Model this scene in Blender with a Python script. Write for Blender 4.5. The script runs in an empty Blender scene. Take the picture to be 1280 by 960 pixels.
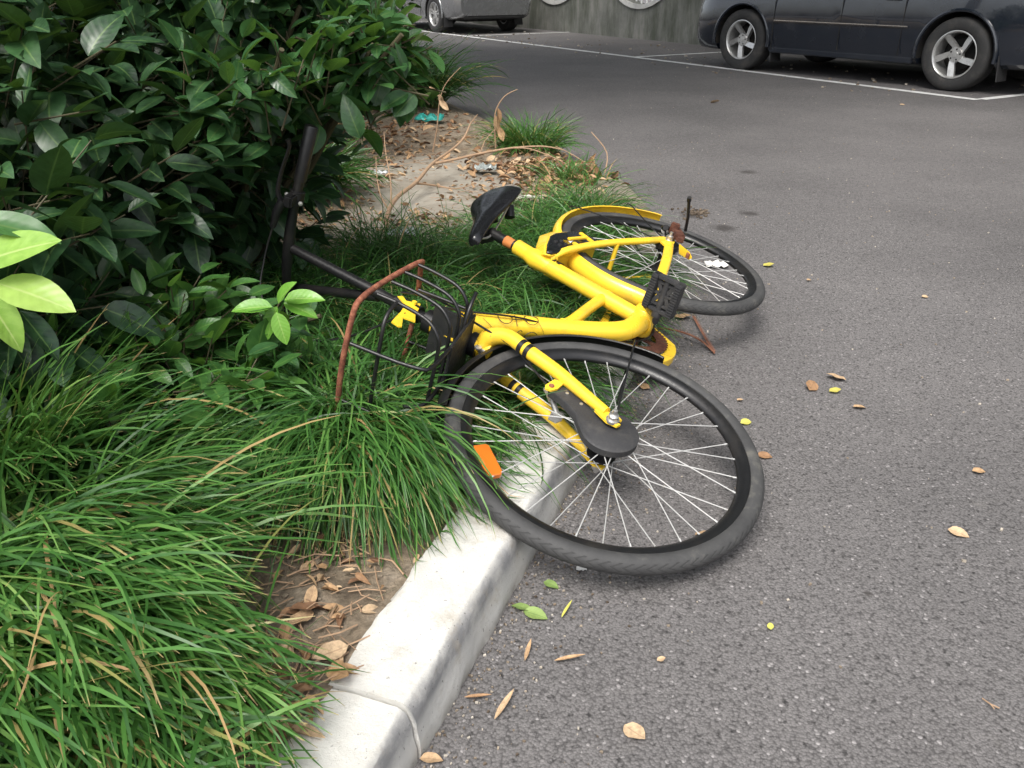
import bpy, bmesh, math, random
import numpy as np
from mathutils import Vector, Matrix
R = math.radians
rnd = random.Random(7)
rng = np.random.default_rng(11)
sc = bpy.context.scene

# ------------------------------------------------------------------ camera, sky, sun
PITCH, CAMH, FPX = R(26), 1.0, 1050.0
cd = bpy.data.cameras.new('camera'); cam = bpy.data.objects.new('camera', cd)
sc.collection.objects.link(cam)
cam.location = (0, 0, CAMH); cam.rotation_euler = (R(90) - PITCH, 0, 0)
cd.sensor_width = 36; cd.lens = 36 * FPX / 1280; cd.clip_start = .02; cd.clip_end = 600
sc.camera = cam
SUN_EL, SUN_AZ = R(58), R(200)
w = bpy.data.worlds.new('World'); sc.world = w; w.use_nodes = True
nt = w.node_tree; nt.nodes.clear()
sky = nt.nodes.new('ShaderNodeTexSky'); sky.sky_type = 'NISHITA'; sky.sun_disc = False
sky.sun_elevation = SUN_EL; sky.sun_rotation = SUN_AZ; sky.air_density = 1.0; sky.dust_density = 4.0; sky.ozone_density = 1.0
hs = nt.nodes.new('ShaderNodeHueSaturation'); hs.inputs['Saturation'].default_value = .35
bg = nt.nodes.new('ShaderNodeBackground'); bg.inputs[1].default_value = .15
ow = nt.nodes.new('ShaderNodeOutputWorld')
nt.links.new(sky.outputs[0], hs.inputs['Color']); nt.links.new(hs.outputs[0], bg.inputs[0]); nt.links.new(bg.outputs[0], ow.inputs[0])
sl = bpy.data.lights.new('sun', 'SUN'); so = bpy.data.objects.new('sun', sl); sc.collection.objects.link(so)
sl.energy = 2.1; sl.angle = R(32); sl.color = (1, .96, .9)
# direction towards the sun
sd = Vector((math.sin(SUN_AZ) * math.cos(SUN_EL), math.cos(SUN_AZ) * math.cos(SUN_EL), math.sin(SUN_EL)))
so.rotation_euler = sd.to_track_quat('Z', 'Y').to_euler()
sc.view_settings.view_transform = 'Standard'; sc.view_settings.look = 'None'
sc.view_settings.exposure = 0.78; sc.view_settings.gamma = 1
sc.view_settings.use_curve_mapping = False
sc.cycles.max_bounces = 6; sc.cycles.transparent_max_bounces = 6; sc.cycles.use_denoising = True

# ------------------------------------------------------------------ helpers
def srgb(r, g, b):
    f = lambda c: c / 12.92 if c <= .04045 else ((c + .055) / 1.055) ** 2.4
    return (f(r / 255), f(g / 255), f(b / 255), 1)

class Mat:
    def __init__(s, name):
        s.m = bpy.data.materials.new(name); s.m.use_nodes = True
        s.t = s.m.node_tree; s.n = s.t.nodes; s.b = s.n['Principled BSDF']; s.out = s.n['Material Output']
    def new(s, kind, **kw):
        n = s.n.new('ShaderNode' + kind)
        for k, v in kw.items():
            if k in n.inputs.keys(): n.inputs[k].default_value = v
            else: setattr(n, k, v)
        return n
    def link(s, a, b): s.t.links.new(a, b); return s
    def coord(s, kind='Object'):
        return s.new('TexCoord').outputs[kind]
    def noise(s, vec, scale, detail=4, rough=.55, out='Fac'):
        n = s.new('TexNoise', Scale=scale, Detail=detail, Roughness=rough); s.link(vec, n.inputs['Vector']); return n.outputs[out]
    def ramp(s, fac, stops, interp='LINEAR'):
        r = s.new('ValToRGB'); r.color_ramp.interpolation = interp
        e = r.color_ramp.elements
        while len(e) < len(stops): e.new(.5)
        for i, (p, c) in enumerate(stops):
            e[i].position = p; e[i].color = (c if isinstance(c, tuple) and len(c) == 4 else ((c, c, c, 1) if not isinstance(c, tuple) else (*c, 1)))
        s.link(fac, r.inputs[0]); return r.outputs[0]
    def mix(s, fac, a, b, blend='MIX'):
        n = s.new('Mix', data_type='RGBA', blend_type=blend)
        for sock, v in ((n.inputs[0], fac), (n.inputs[6], a), (n.inputs[7], b)):
            if hasattr(v, 'is_output'): s.link(v, sock)
            else: sock.default_value = v
        return n.outputs[2]
    def math(s, op, a, b=0., c=0.):
        n = s.new('Math', operation=op)
        for i, v in enumerate((a, b, c)):
            if hasattr(v, 'is_output'): s.link(v, n.inputs[i])
            else: n.inputs[i].default_value = v
        return n.outputs[0]
    def bump(s, h, strength=.3, dist=.002, prev=None):
        n = s.new('Bump', Strength=strength, Distance=dist); s.link(h, n.inputs['Height'])
        if prev is not None: s.link(prev, n.inputs['Normal'])
        s.link(n.outputs[0], s.b.inputs['Normal']); return n.outputs[0]
    def attr(s, name):
        return s.new('Attribute', attribute_name=name).outputs['Fac']
    def set(s, color=None, rough=None, metal=None, **kw):
        for k, v in (('Base Color', color), ('Roughness', rough), ('Metallic', metal)) + tuple((k.replace('_', ' '), v) for k, v in kw.items()):
            if v is None: continue
            if hasattr(v, 'is_output'): s.link(v, s.b.inputs[k])
            else: s.b.inputs[k].default_value = v
        return s

def paint(name, col, rough=.35, dirt=.25, dirtcol=(.12, .09, .06, 1), scale=9, coat=0, metal=0, chip=None):
    M = Mat(name); v = M.coord()
    a = M.noise(v, scale, 8, .72); f = M.ramp(a, [(.48, 0.), (.72, dirt)])
    c = M.mix(f, col, dirtcol)
    if chip is not None:
        g = M.ramp(M.noise(v, scale * 7, 3, .5), [(.71, 0.), (.74, .8)]); c = M.mix(g, c, chip)
    b = M.noise(v, scale * (2 if coat else 18), 3)
    r = M.ramp(b, [(.3, max(rough - .08, .05)), (.8, min(rough + .22, 1.))])
    M.set(c, r, metal, Coat_Weight=coat)
    if not coat: M.bump(M.noise(v, scale * 40, 2), .06, .0004)
    return M.m

def rust(name, dark=1.0):
    M = Mat(name); v = M.coord()
    c = M.ramp(M.noise(v, 60, 6, .7), [(.3, tuple(dark * x for x in (.08, .025, .014))), (.5, tuple(dark * x for x in (.20, .065, .035))), (.62, tuple(dark * x for x in (.31, .12, .065))), (.75, (.04, .03, .026))])
    M.set(c, .85, 0.); M.bump(M.noise(v, 300, 4), .6, .001)
    return M.m

class MB:
    """collects shapes, then links them as one mesh object"""
    def __init__(s): s.v = []; s.f = []; s.smooth = []; s.mi = []; s.uv = None
    def add(s, vs, fs, smooth=True, mi=0):
        o = len(s.v); s.v += [tuple(map(float, p)) for p in vs]
        for f in fs: s.f.append([i + o for i in f]); s.smooth.append(smooth); s.mi.append(mi)
        return s
    def tube(s, pts, rad, seg=12, closed=False, smoothpath=0, caps=True, mi=0, flat=1.0):
        P = [Vector(p) for p in pts]
        rads = list(rad) if hasattr(rad, '__len__') else [rad] * len(P)
        if smoothpath:
            Q = []; RR = []; n = len(P)
            rng_ = range(n) if closed else range(n - 1)
            for i in rng_:
                g = lambda k: P[k % n] if closed else P[max(0, min(n - 1, k))]
                h = lambda k: rads[k % n] if closed else rads[max(0, min(n - 1, k))]
                p0, p1, p2, p3 = g(i - 1), g(i), g(i + 1), g(i + 2)
                for j in range(smoothpath):
                    t = j / smoothpath
                    Q.append(.5 * ((2 * p1) + (p2 - p0) * t + (2 * p0 - 5 * p1 + 4 * p2 - p3) * t * t + (3 * p1 - p0 - 3 * p2 + p3) * t ** 3))
                    RR.append(h(i) * (1 - t) + h(i + 1) * t)
            if not closed: Q.append(P[-1]); RR.append(rads[-1])
            P, rads = Q, RR
        n = len(P); T = []
        for i in range(n):
            a = P[(i - 1) % n] if closed else P[max(i - 1, 0)]
            b = P[(i + 1) % n] if closed else P[min(i + 1, n - 1)]
            T.append((b - a).normalized())
        up = Vector((0, 0, 1)) if abs(T[0].z) < .9 else Vector((1, 0, 0))
        N = (up - T[0] * up.dot(T[0])).normalized(); vs = []; fs = []
        for i in range(n):
            N = (N - T[i] * N.dot(T[i])).normalized(); B = T[i].cross(N)
            for k in range(seg):
                a = 2 * math.pi * k / seg
                vs.append(P[i] + (N * math.cos(a) * flat + B * math.sin(a)) * rads[i])
        for i in range(n if closed else n - 1):
            for k in range(seg):
                a = i * seg + k; b = i * seg + (k + 1) % seg; i2 = ((i + 1) % n) * seg
                fs.append((a, b, i2 + (k + 1) % seg, i2 + k))
        if caps and not closed:
            fs.append(tuple(reversed(range(seg)))); fs.append(tuple((n - 1) * seg + k for k in range(seg)))
        return s.add(vs, fs, True, mi)
    def lathe(s, prof, c=(0, 0, 0), axis=(0, 1, 0), seg=48, a0=0, a1=2 * math.pi, close=False, mi=0, cap=False, mod=None):
        """prof: (radius, offset along axis) pairs"""
        c = Vector(c); ax = Vector(axis).normalized()
        u = Vector((1, 0, 0)) if abs(ax.x) < .9 else Vector((0, 0, 1))
        u = (u - ax * u.dot(ax)).normalized(); v = ax.cross(u)
        full = abs(a1 - a0 - 2 * math.pi) < 1e-6; n = seg if full else seg + 1; m = len(prof); vs = []; fs = []
        for i in range(n):
            a = a0 + (a1 - a0) * i / seg
            for j, (r, h) in enumerate(prof):
                if mod: r = r + mod(i, j)
                vs.append(c + (u * math.cos(a) + v * math.sin(a)) * r + ax * h)
        for i in range(seg):
            for j in range(m if close else m - 1):
                i2 = (i + 1) % n; j2 = (j + 1) % m
                fs.append((i * m + j, i2 * m + j, i2 * m + j2, i * m + j2))
        if close and not full:
            fs.append(tuple(range(m))); fs.append(tuple(reversed([seg * m + j for j in range(m)])))
        if cap: fs.append(tuple(i * m for i in range(n))); fs.append(tuple(reversed([i * m + m - 1 for i in range(n)])))
        return s.add(vs, fs, True, mi)
    def box(s, c, size, rot=None, mi=0, bev=0):
        bm = bmesh.new(); bmesh.ops.create_cube(bm, size=1)
        for vv in bm.verts: vv.co = Vector((vv.co.x * size[0], vv.co.y * size[1], vv.co.z * size[2]))
        if bev: bmesh.ops.bevel(bm, geom=bm.edges[:], offset=bev, segments=2, affect='EDGES')
        M_ = rot if rot is not None else Matrix.Identity(3)
        vs = [Vector(c) + M_ @ q.co for q in bm.verts]; bm.verts.index_update()
        fs = [[q.index for q in f.verts] for f in bm.faces]; bm.free()
        return s.add(vs, fs, False, mi)
    def prism(s, poly, fn, t0, t1, smooth=False, mi=0):
        """polygon (a,b) mapped by fn(a,b,t) and extruded t0..t1"""
        n = len(poly); vs = [fn(a, b, t0) for a, b in poly] + [fn(a, b, t1) for a, b in poly]
        fs = [tuple(range(n)), tuple(reversed(range(n, 2 * n)))] + [(i, i + n, (i + 1) % n + n, (i + 1) % n) for i in range(n)]
        return s.add(vs, fs, smooth, mi)
    def build(s, name, mats, parent=None, weld=False, bevel=0, loc=None):
        me = bpy.data.meshes.new(name); me.from_pydata(s.v, [], s.f)
        me.polygons.foreach_set('use_smooth', s.smooth); me.polygons.foreach_set('material_index', s.mi)
        for m in (mats if isinstance(mats, (list, tuple)) else [mats]): me.materials.append(m)
        bm = bmesh.new(); bm.from_mesh(me)
        bmesh.ops.recalc_face_normals(bm, faces=bm.faces); bm.to_mesh(me); bm.free()
        me.update()
        if hasattr(me, 'set_sharp_from_angle'): me.set_sharp_from_angle(angle=R(38))
        o = bpy.data.objects.new(name, me); sc.collection.objects.link(o)
        if parent is not None: o.parent = parent
        if bevel:
            b = o.modifiers.new('bevel', 'BEVEL'); b.width = bevel; b.segments = 2; b.limit_method = 'ANGLE'
        return o

def tag(o, label=None, cat=None, group=None, kind=None):
    if label: o['label'] = label
    if cat: o['category'] = cat
    if group: o['group'] = group
    if kind: o['kind'] = kind
    return o

def empty(name, loc=(0, 0, 0), rz=0, mat=None):
    o = bpy.data.objects.new(name, None); sc.collection.objects.link(o); o.empty_display_size = .1
    if mat is not None: o.matrix_world = mat
    else: o.location = loc; o.rotation_euler = (0, 0, rz)
    return o

def np_mesh(name, verts, quads, mat, attrs=None, parent=None, smooth=True):
    me = bpy.data.meshes.new(name); nv = len(verts); nf = len(quads)
    me.vertices.add(nv); me.vertices.foreach_set('co', np.asarray(verts, np.float32).ravel())
    me.loops.add(nf * 4); me.loops.foreach_set('vertex_index', np.asarray(quads, np.int32).ravel())
    me.polygons.add(nf); me.polygons.foreach_set('loop_start', np.arange(0, nf * 4, 4, dtype=np.int32))
    me.polygons.foreach_set('loop_total', np.full(nf, 4, np.int32))
    me.polygons.foreach_set('use_smooth', np.full(nf, smooth, bool))
    me.update(calc_edges=True)
    for k, v in (attrs or {}).items():
        a = me.attributes.new(k, 'FLOAT', 'POINT'); a.data.foreach_set('value', np.asarray(v, np.float32).ravel())
    me.materials.append(mat)
    o = bpy.data.objects.new(name, me); sc.collection.objects.link(o)
    if parent is not None: o.parent = parent
    return o

def unit(a): return a / (np.linalg.norm(a, axis=-1, keepdims=True) + 1e-9)

def at(px, py, z=0.):
    """the point of the level plane z seen at a photo pixel"""
    x = (px - 640) / FPX; y = (py - 480) / FPX
    d = Vector((x, math.cos(PITCH) - y * math.sin(PITCH), -math.sin(PITCH) - y * math.cos(PITCH)))
    t = (z - CAMH) / d.z
    return Vector((d.x * t, d.y * t, z))

# ------------------------------------------------------------------ kerb line (foot of the kerb, seen from above)
KD = Vector((.345, .939)).normalized()
KF = [(-1.55, -3.04), (-.70, -.73), (-.13, .829), (.038, 1.288), (.152, 1.602), (.27, 1.92), (.37, 2.20), (.475, 2.52), (.56, 2.88), (.60, 3.3), (.60, 3.65), (.565, 4.02), (.50, 4.72), (.37, 5.2), (.21, 5.64), (-.1, 6.4), (-.52, 7.53), (-1.1, 8.9), (-2.2, 11.2), (-4, 14.5)]
KY = np.array([p[1] for p in KF]); KX = np.array([p[0] for p in KF])
def kx(y): return np.interp(y, KY, KX)
KW = .155          # kerb width measured along x
def soil_noise(x, y):
    return .010 * np.sin(x * 9.1 + y * 3.3) * np.sin(y * 7.7 - x * 2.1) + .005 * np.sin(x * 31 + 1.3) * np.sin(y * 27 + .7) + .003 * np.sin(x * 71 + y * 13) * np.sin(y * 63)
def soil_z(x, y):
    x = np.asarray(x, float); y = np.asarray(y, float)
    z = .086 + soil_noise(x, y)
    z = z + .05 * np.clip((-x - .5) / 1.2, 0, 1)
    d = kx(y) - x                       # distance inside the kerb foot
    far = np.clip((y - 3.9) / .5, 0, 1) # beyond here the soil has buried the kerb
    edge = np.clip(d / (.16 + .15 * far), 0, 1)
    slope = (z + .012) * edge ** .7 - .012 + .004 * np.sin(y * 23)
    return z * (1 - far) + slope * far

# ------------------------------------------------------------------ materials of the setting
def m_asphalt():
    M = Mat('asphalt'); v = M.coord()
    base = M.ramp(M.noise(v, 1.1, 6, .62), [(.3, (.124, .118, .118)), (.7, (.168, .159, .158))])
    vo = M.new('TexVoronoi', Scale=210.); M.link(v, vo.inputs['Vector'])
    st = M.ramp(vo.outputs['Distance'], [(.0, 1.06), (.50, 1.0), (.85, .52)])
    g = M.mix(1., base, st, 'MULTIPLY')
    sp = M.new('SeparateColor'); M.link(vo.outputs['Color'], sp.inputs[0])
    sel = M.ramp(sp.outputs[0], [(.0, .80), (.55, .98), (.975, 1.12), (.996, 2.0)])
    g = M.mix(1., g, sel, 'MULTIPLY')
    fine = M.ramp(M.noise(v, 420, 3, .7), [(.35, .8), (.65, 1.18)]); g = M.mix(1., g, fine, 'MULTIPLY')
    pits = M.ramp(M.noise(v, 75, 4, .6), [(.33, .38), (.42, 1.)]); g = M.mix(1., g, pits, 'MULTIPLY')
    # oil spots and a damp old stain
    for (px, py), rad in (((866, 268), .07), ((936, 267), .05), ((905, 285), .06), ((935, 215), .05), ((700, 300), .05), ((1085, 742), .008)):
        q = at(px, py); sub = M.new('VectorMath', operation='SUBTRACT'); M.link(v, sub.inputs[0]); sub.inputs[1].default_value = (q.x, q.y, 0)
        ln = M.new('VectorMath', operation='LENGTH'); M.link(sub.outputs[0], ln.inputs[0])
        d = M.math('ADD', ln.outputs['Value'], M.math('MULTIPLY', M.noise(v, 22, 4), rad * 1.6))
        k = M.ramp(M.math('DIVIDE', d, rad * 2), [(.6, .75), (1., 0.)])
        g = M.mix(k, g, (.03, .026, .024, 1))
    # dusty strip washed along the kerb foot
    g = M.mix(1., g, M.ramp(M.noise(v, .45, 5, .6), [(.3, .86), (.7, 1.10)]), 'MULTIPLY')
    g = M.mix(M.ramp(M.noise(v, 6.5, 6, .75), [(.60, 0.), (.78, .30)]), g, (.23, .215, .195, 1))
    M.set(g, M.ramp(M.noise(v, 30, 3), [(.3, .7), (.7, .92)]))
    M.b.inputs['Specular IOR Level'].default_value = .35
    h = M.math('ADD', M.math('MULTIPLY', vo.outputs['Distance'], -1.), M.noise(v, 60, 4))
    M.bump(h, .6, .0025)
    return M.m

def m_concrete(name, a, b, stain=.4):
    M = Mat(name); v = M.coord()
    c = M.ramp(M.noise(v, 5, 8, .65), [(.3, b), (.6, a)])
    s_ = M.ramp(M.noise(v, 22, 6, .7), [(.58, 0.), (.75, stain)]); c = M.mix(s_, c, (.16, .13, .10, 1))
    p = M.ramp(M.noise(v, 160, 3, .6), [(.25, .55), (.36, 1.)]); c = M.mix(1., c, p, 'MULTIPLY')
    M.set(c, .85); M.bump(M.noise(v, 90, 6, .7), .5, .003)
    return M.m

def m_kerb():
    M = Mat('kerb_concrete'); v = M.coord()
    c = M.ramp(M.noise(v, 7, 8, .65), [(.3, (.50, .485, .45)), (.62, (.66, .65, .615))])
    # worn dark band on the upper part of the street face (an attribute written per vertex row)
    band = M.attr('band')
    n = M.noise(v, 14, 6, .7)
    f = M.math('MULTIPLY', band, M.ramp(n, [(.28, .35), (.55, .95)]))
    c = M.mix(f, c, (.22, .22, .225, 1))
    s_ = M.ramp(M.noise(v, 16, 7, .72), [(.55, 0.), (.74, .6)]); c = M.mix(s_, c, (.33, .28, .21, 1))
    hz = M.new('SeparateXYZ'); M.link(v, hz.inputs[0]); c = M.mix(M.math('MULTIPLY', M.ramp(hz.outputs[2], [(.0, .75), (.03, 0.)]), M.ramp(M.noise(v, 25, 5), [(.35, .3), (.6, 1.)])), c, (.16, .135, .11, 1))
    p = M.ramp(M.noise(v, 140, 2, .6), [(.27, .5), (.33, 1.)]); c = M.mix(1., c, p, 'MULTIPLY')
    M.set(c, .8); M.bump(M.noise(v, 55, 8, .78), .8, .005)
    return M.m

def m_soil():
    M = Mat('soil'); v = M.coord()
    c = M.ramp(M.noise(v, 9, 9, .7), [(.28, (.12, .088, .060)), (.5, (.26, .205, .145)), (.7, (.37, .31, .24))])
    d = M.ramp(M.noise(v, 70, 5, .7), [(.3, .55), (.7, 1.25)]); c = M.mix(1., c, d, 'MULTIPLY')
    M.set(c, .95); M.bump(M.noise(v, 45, 9, .75), 1., .012); return M.m

def m_leaf(name, cols, rough=.32, trans=.16, vein=(.10, .17, .05, 1), tcol=(.2, .42, .05, 1)):
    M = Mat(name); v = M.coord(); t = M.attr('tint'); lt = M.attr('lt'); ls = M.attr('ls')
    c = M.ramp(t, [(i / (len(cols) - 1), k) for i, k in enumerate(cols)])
    c = M.mix(M.ramp(M.noise(v, 60, 3), [(.35, 0.), (.75, .28)]), c, (*[x * 1.9 for x in cols[-1][:3]], 1) if len(cols[-1]) else c)
    a = M.math('ABSOLUTE', ls)
    rib = M.ramp(a, [(.02, .75), (.09, 0.)]); c = M.mix(rib, c, vein)
    wv = M.math('SINE', M.math('MULTIPLY', M.math('SUBTRACT', M.math('MULTIPLY', lt, 8.), M.math('MULTIPLY', a, 1.6)), 6.283))
    side = M.ramp(wv, [(.85, 0.), (1., .09)]); c = M.mix(side, c, vein)
    M.set(c, M.ramp(M.noise(v, 25, 3), [(.3, rough - .06), (.75, rough + .22)])); M.bump(wv, .12, .0008)
    tr = M.new('BsdfTranslucent'); tr.inputs[0].default_value = tcol
    mx = M.new('MixShader'); mx.inputs[0].default_value = trans
    M.link(M.b.outputs[0], mx.inputs[1]); M.link(tr.outputs[0], mx.inputs[2]); M.link(mx.outputs[0], M.out.inputs[0])
    return M.m

def m_blade(name, stops, trans=.25, tcol=(.22, .42, .06, 1)):
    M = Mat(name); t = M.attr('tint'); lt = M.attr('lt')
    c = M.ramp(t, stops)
    c = M.mix(M.ramp(lt, [(.0, .55), (.22, 0.)]), c, (.16, .22, .09, 1))
    c = M.mix(M.ramp(lt, [(.965, 0.), (.99, .8)]), c, (.42, .30, .14, 1))
    M.set(c, .42); M.b.inputs['Specular IOR Level'].default_value = .45
    tr = M.new('BsdfTranslucent'); M.link(M.mix(.5, c, tcol), tr.inputs[0])
    mx = M.new('MixShader'); mx.inputs[0].default_value = trans
    M.link(M.b.outputs[0], mx.inputs[1]); M.link(tr.outputs[0], mx.inputs[2]); M.link(mx.outputs[0], M.out.inputs[0])
    return M.m

def m_dead(name='dead_leaf', cols=((.10, .05, .028), (.24, .125, .06), (.40, .25, .13), (.52, .38, .24))):
    M = Mat(name); v = M.coord(); t = M.attr('tint')
    c = M.ramp(t, [(i / (len(cols) - 1), k) for i, k in enumerate(cols)])
    c = M.mix(1., c, M.ramp(M.noise(v, 120, 5, .7), [(.3, .6), (.7, 1.25)]), 'MULTIPLY')
    a = M.math('ABSOLUTE', M.attr('ls')); c = M.mix(M.ramp(a, [(.03, .5), (.1, 0.)]), c, (.18, .10, .05, 1))
    M.set(c, .75); M.bump(M.noise(v, 200, 4), .3, .001); return M.m

A_ASPH = m_asphalt(); A_KERB = m_kerb(); A_KERB2 = m_concrete('soiled_kerb', (.24, .21, .17), (.13, .105, .08), .8); A_SOIL = m_soil()
A_SLAB = m_concrete('old_slab', (.31, .285, .24), (.17, .14, .105), .85)
WHITE_LINE = Mat('road_paint'); _v = WHITE_LINE.coord()
WHITE_LINE.set(WHITE_LINE.ramp(WHITE_LINE.noise(_v, 9, 8, .75), [(.30, (.12, .12, .12)), (.42, (.55, .55, .54)), (.6, (.68, .68, .67))]), .8); WHITE_LINE = WHITE_LINE.m

# ------------------------------------------------------------------ ground
mb = MB(); mb.add([(-90, -40, 0), (90, -40, 0), (90, 140, 0), (-90, 140, 0)], [(0, 1, 2, 3)], False)
tag(mb.build('asphalt_road', A_ASPH), 'grey weathered asphalt of the lane and parking bays', 'road', kind='structure')

# planted bed: one sheet of soil inside the kerb
ys = np.concatenate([np.arange(-3, .4, .12), np.arange(.4, 5.4, .022), np.arange(5.4, 14.4, .08)])
ts = np.concatenate([np.linspace(0, 1.6, 80), np.linspace(1.7, 10, 40)])
V = []
for y in ys:
    off = KW - .012 if y < 3.9 else (KW - .012) * max(0, 1 - (y - 3.9) / .4)
    xs = kx(y) - off - ts; zz = soil_z(xs, np.full_like(xs, y))
    V.append(np.stack([xs, np.full_like(xs, y), zz], 1))
V = np.concatenate(V); m_ = len(ts); n_ = len(ys)
ii, jj = np.meshgrid(np.arange(n_ - 1), np.arange(m_ - 1), indexing='ij'); a_ = (ii * m_ + jj).ravel()
Q = np.stack([a_, a_ + m_, a_ + m_ + 1, a_ + 1], 1)
tag(np_mesh('soil_bed', V, Q, A_SOIL), 'brown soil of the planted bed beside the lane', 'soil', kind='structure')

# slab half buried in the bed
mb = MB(); pts = []
c0 = [(395, 262), (440, 212), (500, 196), (560, 188), (600, 200), (640, 214), (655, 238), (640, 262), (600, 285), (555, 296), (500, 300), (440, 300), (405, 290)]
bot = [at(px, py, .105) for px, py in c0]
n = len(bot); dense = []
for i in range(n):
    a, b = bot[i], bot[(i + 1) % n]
    for k in range(6):
        p = a.lerp(b, k / 6); p.x += rnd.uniform(-.012, .012); p.y += rnd.uniform(-.02, .02); dense.append(p)
n = len(dense); cc = sum(dense, Vector()) / n
vs = [Vector((p.x, p.y, .05)) for p in dense] + [Vector((p.x, p.y, .092)) for p in dense] + [Vector((p.x + (cc.x - p.x) * .03, p.y + (cc.y - p.y) * .03, .0965)) for p in dense]
fs = [(i, (i + 1) % n, (i + 1) % n + n, i + n) for i in range(n)] + [(i + n, (i + 1) % n + n, (i + 1) % n + 2 * n, i + 2 * n) for i in range(n)] + [tuple(range(2 * n, 3 * n))]
mb.add(vs, fs, False)
tag(mb.build('stepping_slab', A_SLAB), 'worn grey concrete slab lying half buried in the bed', 'slab', kind='structure')

# kerb: stones of 1 m laid end to end, each a thing of its own
def kerb_profile(y, jit):
    """(inward distance, height, band) across the kerb"""
    return [(.0, -.02, 0), (.0, .004, .0), (.002, .03, .15), (.005, .052, .35), (.008, .072, 1), (.011, .088, 1), (.016, .096, .8), (.024, .1, .0), (.05, .1015, 0), (.09, .1015, 0), (.125, .1, 0), (.139, .098, 0), (.146, .090, 0), (.148, .06, 0), (.148, .0, 0)]
def kerb_stone(y0, y1, dz=0, dx=0):
    N = max(4, int((y1 - y0) / .02)); V = []; B = []
    for i in range(N + 1):
        y = y0 + .0015 + (y1 - y0 - .003) * i / N
        e = .001; t = Vector((float(kx(y + .05) - kx(y - .05)), .1)).normalized(); nrm = Vector((-t.y, t.x))
        base = Vector((float(kx(y)) + dx, y))
        endr = 0
        for j, (d, h, bnd) in enumerate(kerb_profile(y, 0)):
            chip = .0022 * math.sin(y * 61 + j) * math.sin(y * 23 + 2 * j) + rnd.uniform(-.0008, .0008)
            if j in (11, 12): chip += .0016 * math.sin(y * 37 + 1) * math.sin(y * 11) - abs(rnd.gauss(0, .0006))
            q = base + nrm * (d + chip)
            V.append((q.x, q.y, h + dz + chip * .4 - (endr if j > 3 else 0))); B.append(bnd)
    m = len(kerb_profile(0, 0)); F = []
    for i in range(N):
        for j in range(m - 1): a = i * m + j; F.append((a, a + 1, a + m + 1, a + m))
    mb = MB(); mb.add(V, F, True); mb.add([V[j] for j in range(m)], [tuple(range(m))], False); mb.add([V[N * m + j] for j in range(m)], [tuple(reversed(range(m)))], False)
    o = mb.build('kerb_stone', A_KERB if y0 < 2.7 else A_KERB2)
    at_ = o.data.attributes.new('band', 'FLOAT', 'POINT'); vals = B + [B[j] for j in range(m)] + [B[N * m + j] for j in range(m)]
    at_.data.foreach_set('value', vals)
    return o
cuts = [-1.95, -1.0, -.12, .835, 1.80, 2.75, 3.60, 4.12]
labs = ['white concrete kerb stone just below the near joint crack at the bottom edge', 'white concrete kerb stone behind the bottom edge of view', 'chipped white concrete kerb stone cut by the bottom edge of the photo', 'long pale concrete kerb stone with the big front wheel resting on it', 'pale concrete kerb stone hidden by grass beneath the yellow frame', 'pale concrete kerb stone under the rear wheel of the bicycle', 'soil covered kerb stone at the far end beyond the rear wheel']
for i in range(len(cuts) - 1):
    if i < 2: continue
    o = kerb_stone(cuts[i], cuts[i + 1], dz=(-.006 if i == 2 else 0), dx=(-.004 if i == 2 else 0))
    tag(o, labs[i], 'kerb stone', 'kerb stones edging the bed')

# parking bay lines
LD = Vector((-.505, .863, 0)).normalized(); LN = Vector((.863, .505, 0)).normalized()
L0 = Vector((2.47, 10.6, 0))
def stripe(mb, a, b, w, z=.004):
    t = (b - a).normalized(); nn = Vector((-t.y, t.x, 0)); N = max(2, int((b - a).length / .15)); vs = []
    for i in range(N + 1):
        p = a.lerp(b, i / N)
        for sgn in (-1, 1):
            q = p + nn * sgn * (w / 2 + rnd.uniform(-.006, .004)); vs.append((q.x, q.y, z))
    mb.add(vs, [(2 * i, 2 * i + 1, 2 * i + 3, 2 * i + 2) for i in range(N)], False)
mb = MB()
s0 = (at(1232, 124) - L0).dot(LD)
P0 = L0 + LD * s0
stripe(mb, P0, L0 + LD * 22, .11)
for k in range(4):
    a = L0 + LD * (s0 + .0 + 4.93 * k) + LN * .055
    stripe(mb, a, a + LN * 2.35, .09, .0045)
o = mb.build('parking_lines', WHITE_LINE); tag(o, 'worn white lines of the parallel parking bays', 'road marking', kind='structure')

# ------------------------------------------------------------------ garden wall with round openings
M = Mat('stained_wall'); v = M.coord()
c = M.ramp(M.noise(v, 1.3, 8, .7), [(.3, (.085, .088, .08)), (.55, (.15, .152, .138)), (.75, (.21, .205, .185))])
mp = M.new('Mapping'); mp.inputs['Scale'].default_value = (2.2, 2.2, .55); M.link(v, mp.inputs['Vector'])
c = M.mix(M.ramp(M.noise(mp.outputs[0], 1.6, 7, .7), [(.42, 0.), (.62, .85)]), c, (.055, .062, .045, 1))
c = M.mix(M.ramp(M.noise(mp.outputs[0], 2.6, 5, .6), [(.55, 0.), (.75, .3)]), c, (.30, .29, .27, 1))
M.set(c, .9); M.bump(M.noise(v, 30, 8, .7), .5, .01); A_WALL = M.m
A_PALE = m_concrete('pale_render', (.42, .42, .40), (.28, .28, .27), .3)
WP = Vector((.25, 18.88, 0)); WD = -LD   # runs to the right and towards the camera
WNv = Vector((.863, .505, 0))
TH = .24; WH = 3.0; CR = 1.13; CZ = 1.67
centres = [1.14 - 2.63 * 2, 1.14 - 2.63, 1.14, 3.77, 6.40, 9.03, 11.66, 14.29]
def wp(s_, z, t): q = WP + WD * s_ + WNv * t; return (q.x, q.y, z)
mb = MB(); s_prev = -16.0; NSEG = 40
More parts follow.
